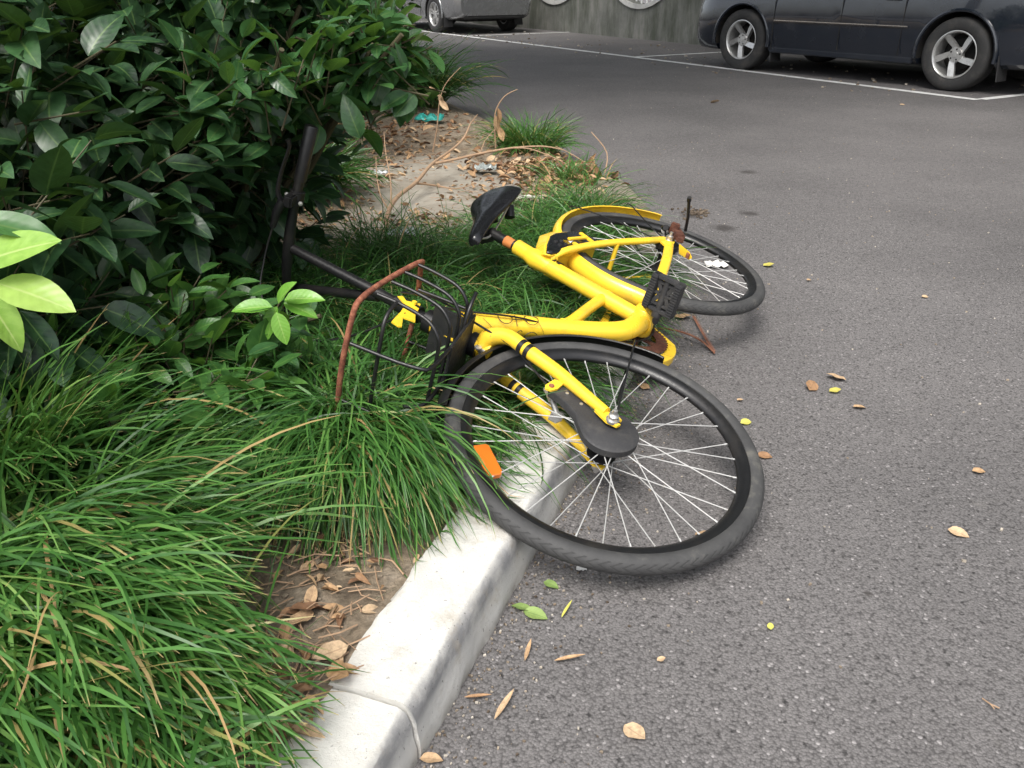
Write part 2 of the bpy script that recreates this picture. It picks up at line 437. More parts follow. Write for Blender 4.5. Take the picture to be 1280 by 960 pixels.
for ci, c_ in enumerate(centres):
    a_, b_ = c_ - 1.315, c_ + 1.315
    for t in (0, TH):
        vs = []; fs = []
        ring = [(c_ + CR * math.cos(2 * math.pi * k / NSEG), CZ + CR * math.sin(2 * math.pi * k / NSEG)) for k in range(NSEG)]
        outer = []
        for k in range(NSEG):
            dx, dz = math.cos(2 * math.pi * k / NSEG), math.sin(2 * math.pi * k / NSEG)
            lim = min((1.315 / abs(dx)) if abs(dx) > 1e-6 else 1e9, ((WH - CZ) if dz > 0 else (CZ + .1)) / abs(dz) if abs(dz) > 1e-6 else 1e9)
            outer.append((c_ + dx * lim, CZ + dz * lim))
        vs = [wp(x, z, t) for x, z in ring] + [wp(x, z, t) for x, z in outer]
        fs = [(k, (k + 1) % NSEG, (k + 1) % NSEG + NSEG, k + NSEG) for k in range(NSEG)]
        mb.add(vs, fs, False)
        for cx_, cz_ in ((a_, -.1), (b_, -.1), (a_, WH), (b_, WH)):   # fill the four corners
            near = sorted(range(NSEG), key=lambda k: (outer[k][0] - cx_) ** 2 + (outer[k][1] - cz_) ** 2)
            onx = [k for k in near if abs(outer[k][0] - cx_) < 1e-4][0]; onz = [k for k in near if abs(outer[k][1] - cz_) < 1e-4][0]
            if onx != onz: mb.add([wp(*outer[onx], t), wp(cx_, cz_, t), wp(*outer[onz], t)], [(0, 1, 2)], False)
    vs = [wp(x, z, 0) for x, z in ring] + [wp(x, z, TH) for x, z in ring]
    mb.add(vs, [(k, (k + 1) % NSEG, (k + 1) % NSEG + NSEG, k + NSEG) for k in range(NSEG)], True)
for a_, b_ in ((-16, centres[0] - 1.315), (centres[-1] + 1.315, 22)):
    mb.add([wp(a_, -.1, 0), wp(b_, -.1, 0), wp(b_, WH, 0), wp(a_, WH, 0), wp(a_, -.1, TH), wp(b_, -.1, TH), wp(b_, WH, TH), wp(a_, WH, TH)],
           [(0, 1, 2, 3), (4, 5, 6, 7), (3, 2, 6, 7), (0, 3, 7, 4), (1, 2, 6, 5)], False)
mb.add([wp(-16, WH, -.04), wp(22, WH, -.04), wp(22, WH, TH + .04), wp(-16, WH, TH + .04), wp(-16, WH + .08, -.04), wp(22, WH + .08, -.04), wp(22, WH + .08, TH + .04), wp(-16, WH + .08, TH + .04)],
       [(0, 1, 5, 4), (2, 3, 7, 6), (4, 5, 6, 7), (0, 1, 2, 3), (0, 3, 7, 4), (1, 2, 6, 5)], False)
wall = mb.build('garden_wall', A_WALL); tag(wall, 'stained grey concrete wall with round openings behind the parked cars', 'wall')
NBARS = range(2, 7)
A_RAIL = paint('white_bar', (.75, .75, .73, 1), .5)
for ic, c_ in enumerate(centres):
    mb = MB(); mb.lathe([(CR - .002, -.02), (CR + .07, -.03), (CR + .07, .03), (CR - .002, .02)], c=Vector(wp(c_, CZ, 0)), axis=WNv, seg=40, close=True)
    mb.build('opening_frame', A_PALE, wall)
    if ic not in NBARS: continue
    for k in range(-7, 8):
        x = k * .145; h = math.sqrt(max(CR ** 2 - x * x, .01)); mb = MB(); mb.tube([wp(c_ + x, CZ - h, .17), wp(c_ + x, CZ + h, .17)], .016, 6); mb.build('window_bar', A_RAIL, wall)

# ------------------------------------------------------------------ parked cars
A_TYRE_CAR = paint('car_tyre', (.022, .022, .022, 1), .75, .5, (.09, .08, .07, 1), 8)
A_BLACKPL = paint('black_plastic', (.018, .018, .019, 1), .5, .35, (.09, .08, .07, 1), 6)
A_LINER = paint('liner', (.006, .006, .006, 1), .95)
A_GLASS = Mat('car_glass'); A_GLASS.set((.012, .015, .018, 1), .04); A_GLASS = A_GLASS.m
A_ALLOY = paint('alloy', (.55, .55, .54, 1), .32, .35, (.12, .10, .08, 1), 14, metal=.75)
A_CHROME = paint('chrome', (.7, .7, .7, 1), .15, .1, metal=1)
A_DARKCAR = paint('dark_car_paint', (.010, .0135, .021, 1), .16, .07, (.06, .055, .05, 1), 3, coat=1)
A_SILVERCAR = paint('silver_car_paint', (.24, .245, .25, 1), .22, .04, (.16, .15, .14, 1), 3, coat=.8, metal=.6)
A_LAMPRED = Mat('lamp_red'); A_LAMPRED.set((.35, .01, .01, 1), .1); A_LAMPRED = A_LAMPRED.m
A_LAMPCL = Mat('lamp_clear'); A_LAMPCL.set((.6, .6, .62, 1), .08, .3); A_LAMPCL = A_LAMPCL.m

def make_wheel(parent, x, side, kind, hw, Rw=.325):
    yc = side * (hw - .115); ax = Vector((0, side, 0)); c = Vector((x, yc, Rw))
    mb = MB(); r = Rw
    prof = [(.205, -.10), (.225, -.105), (.27, -.112), (r - .02, -.105), (r - .004, -.085), (r, -.05), (r, .05), (r - .004, .085), (r - .02, .103), (.27, .112), (.235, .108), (.212, .098), (.205, .09)]
    mb.lathe(prof, c, ax, 56, close=True)
    wheel = mb.build('wheel', A_TYRE_CAR, parent)
    mb = MB(); mb.lathe([(.207, .098), (.212, .104), (.205, .106), (.196, .098), (.188, .06), (.186, -.09), (.206, -.09)], c, ax, 56)
    # spokes
    u = Vector((1, 0, 0)); vv = ax.cross(u)
    def fn(a0):
        ca, sa = math.cos(a0), math.sin(a0)
        return lambda p, q, t: c + (u * ca + vv * sa) * p + (-u * sa + vv * ca) * q + ax * t
    if kind == 'five':
        for k in range(5):
            f = fn(R(8 + 72 * k)); z = lambda p: .092 - .02 * ((p - .19) / .15) ** 2
            pl = [(.03, -.034), (.07, -.030), (.12, -.018), (.192, .004), (.190, .058), (.13, .040), (.08, .018), (.03, .030)]
            n = len(pl); vs = [f(p, q, z(p) - (.016 if q > .01 else 0)) for p, q in pl] + [f(p, q, z(p) - .045) for p, q in pl]
            mb.add(vs, [tuple(range(n))] + [(i, i + n, (i + 1) % n + n, (i + 1) % n) for i in range(n)], False)
    else:
        for k in range(10):
            f = fn(R(36 * k + (7 if k % 2 else -7))); pl = [(.03, -.010), (.195, -.016), (.195, .016), (.03, .010)]
            n = 4; vs = [f(p, q, .085) for p, q in pl] + [f(p, q, .05) for p, q in pl]
            mb.add(vs, [tuple(range(n))] + [(i, i + n, (i + 1) % n + n, (i + 1) % n) for i in range(n)], False)
    mb.lathe([(.0, .082), (.062, .082), (.066, .074), (.066, .03)], c, ax, 32)
    mb.build('rim', A_ALLOY, wheel)
    mb = MB(); mb.lathe([(.0, .088), (.026, .087), (.029, .080)], c, ax, 24); mb.build('hub_cap', A_ALLOY, wheel)
    for k in range(5):
        mb = MB(); a = R(44 - 72 * k); mb.lathe([(0, .0835), (.0085, .0835), (.0085, .08)], c + (u * math.cos(a) + vv * math.sin(a)) * .047, ax, 12)
        mb.build('lug_nut', A_LINER, wheel)
    mb = MB(); mb.lathe([(.0, -.02), (.135, -.02), (.135, -.03), (0, -.03)], c, ax, 32); mb.lathe([(.0, -.07), (.186, -.07), (.186, -.075)], c, ax, 32); mb.build('brake_disc', A_LINER, wheel)
    return wheel

def make_car(name, label, front, rear, hw, body, kind, sill, arch=.375, front_oh=.86, rear_oh=.88, hatch=True):
    f = Vector((front[0], front[1], 0)); r = Vector((rear[0], rear[1], 0)); hd = (f - r).normalized(); left = Vector((-hd.y, hd.x, 0))
    wb = (f - r).length; org = (f + r) / 2 - left * (hw - .09)
    root = empty(name, org, math.atan2(hd.y, hd.x)); tag(root, label, 'car')
    xf, xr = wb / 2, -wb / 2; F_, B_ = xf + front_oh, xr - rear_oh
    # stations: x, half width, bottom z, belt z, roof z, roof half width factor
    st = [(F_, .55, .36, .56, .62, .9), (F_ - .05, .70, .24, .62, .70, .9), (F_ - .16, .79, .20, .68, .76, .9), (F_ - .35, .845, .19, .74, .82, .9), (xf + .38, .86, .19, .80, .88, .88),
          (xf, .872, .19, .86, .94, .86), (xf - .38, .872, .20, .90, 1.0, .84), (xf - .55, .872, .20, .91, 1.04, .82), (xf - .85, .872, .20, .92, 1.24, .76), (xf - 1.15, .873, .20, .925, 1.42, .72), (xf - 1.5, .873, .20, .93, 1.48, .71),
          (0, .873, .20, .935, 1.50, .71), (xr + .7, .873, .20, .94, 1.50, .71), (xr + .38, .873, .20, .95, 1.49, .71), (xr, .873, .20, .965, 1.45, .70), (xr - .38, .865, .21, .97, 1.36, .68),
          (B_ + .32, .855, .22, .97, 1.25, .70), (B_ + .18, .83, .24, .95, 1.08, .76), (B_ + .07, .79, .26, .88, .98, .82), (B_ + .01, .72, .30, .80, .86, .86), (B_, .60, .40, .70, .76, .86)]
    k_ = hw / .873; rows = []
    for x, W_, zb, zbelt, zr, rf in st:
        W_ *= k_; zb = zb + sill
        h = zbelt - zb
        half = [(0, zb), (W_ * .78, zb), (W_ * .90, zb + .012), (W_ * .955, zb + .05 * min(1, h / .4)), (W_ * .985, zb + h * .22), (W_, zb + h * .42), (W_ * 1.0, zb + h * .58), (W_ * .992, zb + h * .74), (W_ * .985, zb + h * .80), (W_ * .96, zbelt), (W_ * (rf + .02), zr - .05 * min(1, (zr - zbelt) / .3)), (W_ * rf * .82, zr), (0, zr + .02)]
        row = [(x, y, z) for y, z in half] + [(x, -y, z) for y, z in reversed(half[1:-1])]
        rows.append(row)
    m = len(rows[0]); vs = [p for r_ in rows for p in r_]; fs = []
    for i in range(len(rows) - 1):
        for j in range(m): fs.append((i * m + j, i * m + (j + 1) % m, (i + 1) * m + (j + 1) % m, (i + 1) * m + j))
    fs += [tuple(range(m)), tuple(reversed([(len(rows) - 1) * m + j for j in range(m)]))]
    mb = MB(); mb.add(vs, fs, True); bodyo = mb.build('body', [body, A_LINER], root)
    # wheel arches are cut out, then the cutters are removed
    cut = []
    for x in (xf, xr):
        for sd_ in (1, -1):
            cm = MB(); cm.lathe([(0, 0), (arch, 0), (arch, .40), (0, .40)], (x, sd_ * (hw - .30), .325), (0, sd_, 0), 48)
            cm.add([(x - arch, sd_ * (hw - .29), .02), (x + arch, sd_ * (hw - .29), .02), (x + arch, sd_ * (hw + .09), .02), (x - arch, sd_ * (hw + .09), .02), (x - arch * .985, sd_ * (hw - .29), .30), (x + arch * .985, sd_ * (hw - .29), .30), (x + arch * .985, sd_ * (hw + .09), .30), (x - arch * .985, sd_ * (hw + .09), .30)],
                   [(0, 1, 2, 3), (4, 5, 6, 7), (0, 1, 5, 4), (1, 2, 6, 5), (2, 3, 7, 6), (3, 0, 4, 7)], False)
            # weld lathe centre points
            o = cm.build('cutter', A_LINER, root)
            bm = bmesh.new(); bm.from_mesh(o.data); bmesh.ops.remove_doubles(bm, verts=bm.verts, dist=1e-5); bmesh.ops.recalc_face_normals(bm, faces=bm.faces); bm.to_mesh(o.data); bm.free()
            md = bodyo.modifiers.new('arch', 'BOOLEAN'); md.object = o; md.operation = 'DIFFERENCE'; md.solver = 'EXACT'; md.use_self = True; cut.append(o)
    bpy.context.view_layer.update()
    dg = bpy.context.evaluated_depsgraph_get(); me = bpy.data.meshes.new_from_object(bodyo.evaluated_get(dg), depsgraph=dg)
    bodyo.modifiers.clear(); bodyo.data = me
    for o in cut: bpy.data.objects.remove(o, do_unlink=True)
    me.materials.clear(); me.materials.append(body); me.materials.append(A_LINER)
    for p in me.polygons:
        c = p.center
        inside = min(math.hypot(c.x - xf, c.z - .325), math.hypot(c.x - xr, c.z - .325)) < arch + .004 and abs(p.normal.y) < .6 and abs(c.y) < hw - .005 and c.z < .75 and (c.z > .12 + sill + .1)
        cavity = min(math.hypot(c.x - xf, c.z - .325), math.hypot(c.x - xr, c.z - .325)) < arch + .004 and abs(c.y) < hw - .02
        p.material_index = 1 if (cavity or (p.normal.z < -.8 and c.z < .4)) else 0
        p.use_smooth = True
    if hasattr(me, 'set_sharp_from_angle'): me.set_sharp_from_angle(angle=R(34))
    # flared lips round the arches
    for x in (xf, xr):
        for sd_ in (1, -1):
            mb = MB(); P = []
            for k in range(0, 25):
                a = R(-8 + 196 * k / 24); zz = .325 + (arch + .006) * math.sin(a); P.append((x + (arch + .006) * math.cos(a), sd_ * (hw * (.985 if zz > .85 else .996) - .006), zz))
            mb.tube(P, .017, 8); mb.build('arch_lip', body, root)
    for x in (xf, xr):
        for sd_ in (1, -1):
            make_wheel(root, x, sd_, kind, hw - .01)
            mb = MB()
            mb.prism([(-.09, .12), (.09, .12), (.085, .34), (-.085, .36)], lambda a, b, t, x=x, sd_=sd_: (x - arch - .035 + t - (.36 - b) * .12, sd_ * (hw - .115 + a), b), 0, .012)
            mb.build('mud_flap', A_BLACKPL, root)
    # under-tray and axle darkness are real parts
    mb = MB(); mb.box((0, 0, .25 + sill * .5), (F_ - B_ - .5, hw * 1.2, .10), bev=.02); mb.tube([(xf, -hw + .2, .3), (xf, hw - .2, .3)], .035, 10); mb.tube([(xr, -hw + .2, .3), (xr, hw - .2, .3)], .045, 10)
    mb.tube([(xr - .15, .3, .24), (B_ + .1, .32, .26)], .03, 10)
    mb.build('underbody', A_LINER, root)
    for sd_ in (1, -1):
        y_ = sd_ * (hw * .97)
        # windows
        def yb(z, x): return sd_ * (hw * (.965 - (z - .93) / .52 * .235) + .006)
        for k, (x0, x1, zt0, zt1) in enumerate(((xf - .62, xf - 1.22, .99, 1.40), (xf - 1.27, xr + .62, 1.42, 1.43), (xr + .57, xr - .12, 1.42, 1.33))):
            mb = MB(); mb.add([(x0, yb(.945, x0), .95), (x1, yb(.945, x1), .96), (x1, yb(zt1, x1), zt1), (x0, yb(zt0, x0), zt0)], [(0, 1, 2, 3)], False); mb.build('window', A_GLASS, root)
        # chrome rubbing strip, door seams, sill
        zs = .545 + sill * .3
        mb = MB(); mb.box(((xf - .42 + xr + .46) / 2, sd_ * (hw + .004), zs), (xf - xr - .92, .012, .024), bev=.004); strip = mb.build('door_moulding', body, root)
        mb = MB(); mb.box(((xf - .42 + xr + .46) / 2, sd_ * (hw + .0105), zs + .004), (xf - xr - .94, .004, .007)); mb.build('chrome_strip', A_CHROME, strip)
        for xx in (xf - .44, -.02, xr + .55):
            mb = MB(); mb.box((xx, sd_ * (hw - .001), .57 + sill * .4), (.006, .006, .56)); mb.build('door_seam', A_LINER, root)
        mb = MB(); mb.box((0, sd_ * (hw * .957), .245 + sill), (xf - xr - .80, .03, .06), bev=.01); mb.build('sill', body, root)
        for xx in (.12, xr + .70):
            mb = MB(); mb.box((xx, sd_ * (hw + .012), .79), (.17, .02, .026), bev=.006); mb.build('door_handle', body, root)
        mb = MB(); mb.box((F_ - .22, sd_ * .60, .66), (.26, .26, .11), Matrix.Rotation(sd_ * R(-28), 3, 'Z'), bev=.03); mb.build('headlight', A_LAMPCL, root)
        mb = MB(); mb.box((B_ + .13, sd_ * .70, .82), (.12, .20, .16), Matrix.Rotation(sd_ * R(24), 3, 'Z'), bev=.03); mb.build('tail_light', A_LAMPRED, root)
        mb = MB(); mb.box((xf - .72, sd_ * (hw + .08), 1.0), (.12, .17, .11), bev=.035); mb.build('wing_mirror', body, root)
    mb = MB(); mb.add([(xf - .60, -.62, 1.07), (xf - .60, .62, 1.07), (xf - 1.12, .53, 1.41), (xf - 1.12, -.53, 1.41)], [(0, 1, 2, 3)], False)
    for i in range(len(mb.v)): mb.v[i] = (mb.v[i][0] + .01, mb.v[i][1], mb.v[i][2] + .03)
    mb.build('windscreen', A_GLASS, root)
    mb = MB(); mb.box((B_ + .12, 0, .275 + sill), (.20, hw * 1.5, .07), bev=.02); mb.build('bumper_trim', A_BLACKPL, root)
    return root
DH = Vector((-.60, .80, 0)).normalized()
fr = Vector((2.68, 10.44, 0)); rr_ = fr - DH * 2.50
make_car('parked_car', 'dark blue grey hatchback with five-spoke alloy wheels parked at the right', (fr.x, fr.y), (rr_.x, rr_.y), .87, A_DARKCAR, 'five', .0, arch=.378)
rs = Vector((-1.41, 17.29, 0)); fs_ = rs + LD * 2.6
make_car('parked_car', 'silver grey car with many-spoked wheels parked far off behind the bush', (fs_.x, fs_.y), (rs.x, rs.y), .87, A_SILVERCAR, 'multi', .02, arch=.368)

# ------------------------------------------------------------------ the bicycle, in its own frame: x forward, y to its left, z up; the frame lies on its right side
YEL = paint('yellow_paint', (.87, .57, .036, 1), .30, .5, (.22, .13, .05, 1), 9, coat=.25, chip=(.35, .22, .07, 1))
BLK = paint('black_paint', (.008, .008, .009, 1), .36, .16, (.09, .075, .06, 1), 12)
RUBBER = paint('rubber', (.028, .028, .030, 1), .62, .4, (.12, .11, .095, 1), 14)
STEEL = paint('steel', (.62, .61, .59, 1), .35, .35, (.20, .13, .08, 1), 60, metal=.85)
SPOKE = paint('spoke_steel', (.50, .50, .49, 1), .45, .3, (.3, .25, .2, 1), 60, metal=.35)
RUST = rust('rust'); RUSTD = rust('dark_rust', .42)
SADDLE = Mat('saddle_vinyl'); _v = SADDLE.coord(); SADDLE.set((.010, .010, .012, 1), SADDLE.ramp(SADDLE.noise(_v, 25, 4), [(.35, .12), (.7, .34)])); SADDLE.bump(SADDLE.noise(_v, 350, 3), .12, .0005); SADDLE = SADDLE.m
ORANGE = Mat('reflector_orange'); ORANGE.set((.62, .15, .015, 1), .3, Coat_Weight=.6); ORANGE = ORANGE.m
INK = Mat('ink'); INK.set((.02, .018, .012, 1), .5); INK = INK.m
M = Mat('tyre_tread'); v = M.coord('Object'); an = M.attr('ang'); ac = M.attr('acr')
g = M.math('SINE', M.math('MULTIPLY', M.math('ADD', an, M.math('MULTIPLY', M.math('PINGPONG', M.math('ABSOLUTE', ac), .33), 2.4)), 6.283))
tread = M.math('MULTIPLY', M.ramp(g, [(.45, 0.), (.62, 1.)]), M.ramp(M.math('ABSOLUTE', ac), [(.10, .7), (.62, .9), (.72, 0.)]))
c = M.ramp(M.noise(v, 14, 6, .7), [(.3, (.030, .030, .031)), (.55, (.050, .050, .050)), (.75, (.12, .115, .10))])
M.set(M.mix(M.math('MULTIPLY', tread, .6), c, (.018, .018, .018, 1)), .72); M.bump(M.math('MULTIPLY', tread, -1.), .6, .0015); TREAD = M.m

hr = Vector((.4655, 2.5124, .2034))
FX, FU, FL = Vector((-.2591, -.9641, -.0574)), Vector((-.9382, .2372, .2519)), Vector((-.2293, .1191, -.966)) * -1
BM = Matrix(((FX.x, FL.x, FU.x, hr.x), (FX.y, FL.y, FU.y, hr.y), (FX.z, FL.z, FU.z, hr.z), (0, 0, 0, 1)))
bike = empty('bicycle', mat=BM)
tag(bike, 'yellow bicycle with black front basket lying on its side across the kerb', 'bicycle')
def V3(f, u, l=0.): return Vector((f, l, u))
FL_ = Vector((0, 1, 0))

def build_wheel(name, label, centre, nrm, spk=34, phase=0.):
    """tyre, rim, spokes and hub; a child Empty would not be a mesh, so the rim carries the rest"""
    ax = Vector(nrm).normalized(); c = Vector(centre)
    mb = MB(); mb.lathe([(.301, -.0125), (.305, -.0125), (.3035, -.0105), (.286, -.011), (.279, -.006), (.2775, 0), (.279, .006), (.286, .011), (.3035, .0105), (.305, .0125), (.301, .0125), (.290, .0135), (.281, .010), (.2745, .004), (.2735, 0), (.2745, -.004), (.281, -.010), (.290, -.0135)], c, ax, 96, close=True)
    rim = mb.build('wheel', BLK, bike)
    # tyre
    mb = MB(); n = 18; prof = []
    for k in range(n):
        a = math.pi * (1.14 - 1.28 * 2 * k / (2 * (n - 1))) if False else R(-128 + 256 * k / (n - 1))
        prof.append((.3105 + .0195 * math.cos(a), .0190 * math.sin(a)))
    prof = prof + [(.297, .008), (.297, -.008)]
    SEG = 160; mb.lathe(prof, c, ax, SEG, a1=2 * math.pi - 2e-5, close=True)
    ty = mb.build('tyre', TREAD, rim)
    m = len(prof); ang = []; acr = []
    for i in range(SEG + 1):
        for j in range(m): ang.append(i / SEG * 96); acr.append((-128 + 256 * j / (n - 1)) / 75 if j < n else 2)
    for nm_, arr in (('ang', ang), ('acr', acr)):
        a_ = ty.data.attributes.new(nm_, 'FLOAT', 'POINT'); a_.data.foreach_set('value', arr)
    # hub shell
    mb = MB(); mb.lathe([(0, -.055), (.008, -.055), (.008, -.036), (.031, -.034), (.031, -.030), (.017, -.026), (.015, 0), (.017, .026), (.031, .030), (.031, .034), (.008, .036), (.008, .055), (0, .055)], c, ax, 28)
    mb.build('hub', BLK, rim)
    u = Vector((1, 0, 0)); u = (u - ax * u.dot(ax)).normalized(); vv = ax.cross(u)
    P = lambda r, a, h: c + (u * math.cos(a) + vv * math.sin(a)) * r + ax * h
    for k in range(spk):
        a = 2 * math.pi * (k + phase) / spk; sd_ = 1 if k % 2 == 0 else -1
        d = 1 if (k // 2) % 2 == 0 else -1
        mb = MB(); mb.tube([P(.029, a + d * 1.0, sd_ * .032), P(.2745, a, sd_ * .002)], .0012, 6)
        mb.tube([P(.267, a + d * .002, sd_ * .0035), P(.277, a, sd_ * .0015)], .0019, 6)
        mb.build('spoke', SPOKE, rim)
    return rim, P
# steered parts: turned slightly about the front hub
fh = V3(1.065, 0); nF = Vector((.110, .993, .033)).normalized()
xF = (Vector((1, 0, 0)) - nF * nF.x).normalized(); uF = xF.cross(nF).normalized()
if uF.z < 0: uF = -uF
def S(f, u, l=0.): return fh + xF * (f - 1.065) + uF * u + nF * l
rw, PR = build_wheel('rear_wheel', '', V3(0, 0), Vector((-.028, 1, 0)), phase=.3)
fw, PF = build_wheel('front_wheel', '', fh, nF)
tag(fw, 'front wheel, nearest the camera'); tag(rw, 'rear wheel')
# orange reflector clipped to the spokes of the front wheel
mb = MB(); rc = S(1.228, .206, .0); rd = (rc - fh).normalized(); rt = nF.cross(rd)
pl = [(-.040, -.013), (-.034, -.018), (.034, -.018), (.040, -.013), (.040, .013), (.034, .018), (-.034, .018), (-.040, .013)]
q_ = [(a * .95 + 0, b) for a, b in pl]
mb.prism(q_, lambda a, b, t: rc + rd * (b * 1.15) + rt * a * 1.12 + nF * t, -.006, .006); o = mb.build('reflector', ORANGE, fw, bevel=.002)

# frame
mb = MB()
mb.tube([V3(.845, .435), V3(.80, .392), V3(.735, .318), V3(.658, .190), V3(.603, .100), V3(.545, .034), V3(.455, .0)], [.031, .031, .0275, .0245, .0245, .026, .030], 22, smoothpath=6)
mb.tube([V3(.455, 0), V3(.325, .288), V3(.262, .408)], [.0225, .0225, .0225], 20)                    # seat tube
mb.tube([V3(.322, .292), V3(.300, .342), V3(.285, .367)], [.0235, .0285, .0225], 20)                  # seat collar
mb.tube([V3(.646, .188), V3(.60, .170), V3(.50, .146), V3(.425, .126), V3(.385, .112)], [.017, .0165, .0155, .016, .018], 16, smoothpath=5)  # strut
mb.tube([V3(.832, .475), V3(.868, .345)], .0245, 22)                                                 # head tube
mb.lathe([(.0, -.038), (.028, -.038), (.030, -.034), (.030, .032), (.027, .036), (.0, .036)], V3(.455, 0), FL_, 28)   # bottom bracket
for s_ in (1, -1):
    mb.tube([V3(.318, .300, .020 * s_), V3(.27, .262, .045 * s_), V3(.17, .167, .062 * s_), V3(.06, .062, .066 * s_), V3(.008, .018, .066 * s_)], [.010, .0105, .0105, .0105, .010], 12, smoothpath=5)
    mb.tube([V3(.44, 0, .020 * s_), V3(.33, -.006, .040 * s_), V3(.16, -.010, .060 * s_), V3(.03, -.004, .066 * s_)], [.013, .012, .0115, .011], 12, smoothpath=5, flat=1.3)
    mb.prism([(-.035, -.012), (.0, -.018), (.045, -.016), (.05, .012), (.02, .034), (-.004, .034), (-.014, .012)], lambda a, b, t, s_=s_: V3(a, b, (.063 + t) * s_), 0, .005)
mb.tube([V3(.15, .140, -.06), V3(.15, .140, .06)], .007, 10)
for p_, d_, r_ in ((V3(.806, .398), V3(.06, .075), .0335), (V3(.460, .022), V3(-.42, .9), .0238), (V3(.636, .184), V3(.1, .03), .0182), (V3(.398, .117), V3(.1, .03), .0182), (V3(.478, .006), V3(.8, .3), .0302), (V3(.306, .290, .026), V3(.05, .04, -.03), .0118)):
    d_ = d_.normalized(); P_ = []
    for k in range(40):
        a = 2 * math.pi * k / 40; u_ = d_.cross(FL_).normalized(); v_ = d_.cross(u_)
        P_.append(p_ + (u_ * math.cos(a) + v_ * math.sin(a)) * r_ + d_ * (.0007 * math.sin(a * 13)))
    mb.tube(P_, [.0019 + .0006 * math.sin(k * 2.1) for k in range(40)], 6, closed=True)
frame = mb.build('frame', YEL, bike)
tag(frame)
# black bands of paint round tubes
def band(parent, a, b, r):
    m_ = MB(); m_.tube([a, b], r, 24, caps=False); m_.build('paint_band', BLK, parent)
sdir = (V3(.455, 0) - V3(.262, .408)).normalized()
for t in (.128, .146): band(frame, V3(.262, .408) + sdir * t, V3(.262, .408) + sdir * (t + .0125), .0238)
# worn outlined letters on the main tube
def on_tube(p0, p1, r, s_, phi):
    a, b = Vector(p0), Vector(p1); ax = (b - a).normalized(); side = FL_.cross(ax).normalized()
    p = a.lerp(b, s_); return p + (FL_ * math.cos(phi) + side * math.sin(phi)) * (r + .0006)
mb = MB()
def stroke(pts, r=.0010):
    t0, t1 = V3(.78, .370), V3(.603, .100)
    mb.tube([on_tube(t0, t1, .0292 - .0035 * min(s_, 1.0), s_, ph) for s_, ph in pts], r, 5, smoothpath=3)
def arc(cs, cp, rs_, rp, a0, a1, n=14): return [(cs + rs_ * math.cos(R(a0 + (a1 - a0) * k / n)), cp + rp * math.sin(R(a0 + (a1 - a0) * k / n))) for k in range(n + 1)]
for phc in (-.12, -2.0):
    stroke(arc(.20, phc, .055, .62, 0, 360)); stroke(arc(.41, phc, .055, .62, 0, 360))
    stroke([(.285, phc - .8), (.285, phc - .1), (.29, phc + .5), (.315, phc + .75), (.33, phc + .6)]); stroke([(.262, phc - .2), (.325, phc - .2)])
stroke([(.02, -.35), (.10, -1.2), (.17, -2.3)], .0005); stroke([(.46, -.35), (.50, -1.3), (.53, -2.2)], .0005)
mb.build('lettering', INK, frame)
mb = MB(); mb.tube([V3(.838, .455), V3(.832, .477)], .0275, 22); mb.build('headset_cup', BLK, bike)
mb = MB(); mb.tube([V3(.864, .357), V3(.872, .332)], .0285, 22); mb.build('headset_cup', BLK, bike)

# fork
mb = MB()
mb.tube([S(.872, .335), S(.885, .300)], .023, 20)
for s_ in (1, -1):
    k = s_
    mb.tube([S(.878, .322, .0), S(.876, .312, .030 * k), S(.886, .270, .052 * k), S(.925, .205, .056 * k), S(.965, .133, .057 * k), S(1.02, .055, .060 * k), S(1.048, .016, .063 * k)], [.0235, .0215, .0175, .0160, .0150, .0125, .0105], 16, smoothpath=6)
    mb.prism([(-.022, .034), (-.012, .040), (.012, .010), (.016, -.012), (.008, -.018), (.003, -.004), (-.003, -.004), (-.006, -.018), (-.014, -.010)], lambda a, b, t, k=k: S(1.063 + a, b, .060 * k + t), -.003, .003)
    if k > 0: mb.prism([(.0, -.010), (.030, -.012), (.042, -.006), (.042, .008), (.030, .014), (.0, .012)], lambda a, b, t, k=k: S(.985 + a * .9, .128 + a * .35 + b, .052 * k + t), -.0025, .0025)
fork = mb.build('fork', YEL, bike)
mb = MB(); mb.lathe([(.0, 0), (.006, 0), (.006, .002), (0, .002)], S(1.010, .140, .0548), nF, 12); mb.build('bolt', RUST, fork)
for k in (1, -1):
    for t in (0., .020):
        a = S(.925, .205, .056 * k); d = (S(.965, .133, .057 * k) - a).normalized(); b0 = a + d * (t - .035)
        band(fork, b0, b0 + d * .0115, .0172)
mb = MB(); mb.lathe([(0, 0), (.012, 0), (.012, .012), (.009, .014), (0, .014)], S(.890, .318, -.0), S(1, 0, 0) - S(0, 0, 0), 6); 
mb.lathe([(.0, 0), (.008, 0), (.008, .004), (.0, .005)], S(.905, .330, .012), nF, 12); mb.build('crown_bolt', STEEL, fork)

# black cover plate over the front brake, with its arm, and the axle nut
mb = MB(); P = []
cx0, cu0 = 1.080, -.002
for k in range(0, 25):
    a = R(160 - 262 * k / 24 - 28 + 0); P.append((cx0 + .061 * math.cos(a), cu0 + .061 * math.sin(a)))
P += [(cx0 - .050, .058), (1.000, .083), (.985, .112), (.985, .135), (1.002, .140), (1.022, .128), (1.040, .098)]
cyc = sorted(P, key=lambda p: 0)
def hull_path():
    out = []
    for k in range(33):
        a = R(64 - 292 * k / 32); out.append((cx0 + .060 * math.cos(a), cu0 + .060 * math.sin(a)))
    # arm running up and back to the fork tab
    out += [(1.008, .072), (.990, .104), (.985, .134), (.998, .146), (1.016, .142), (1.030, .112), (1.062, .076)]
    return out
pl = hull_path()
inner = [(1.06 + (a - 1.06) * .93, .02 + (b - .02) * .93) for a, b in pl]
n = len(pl)
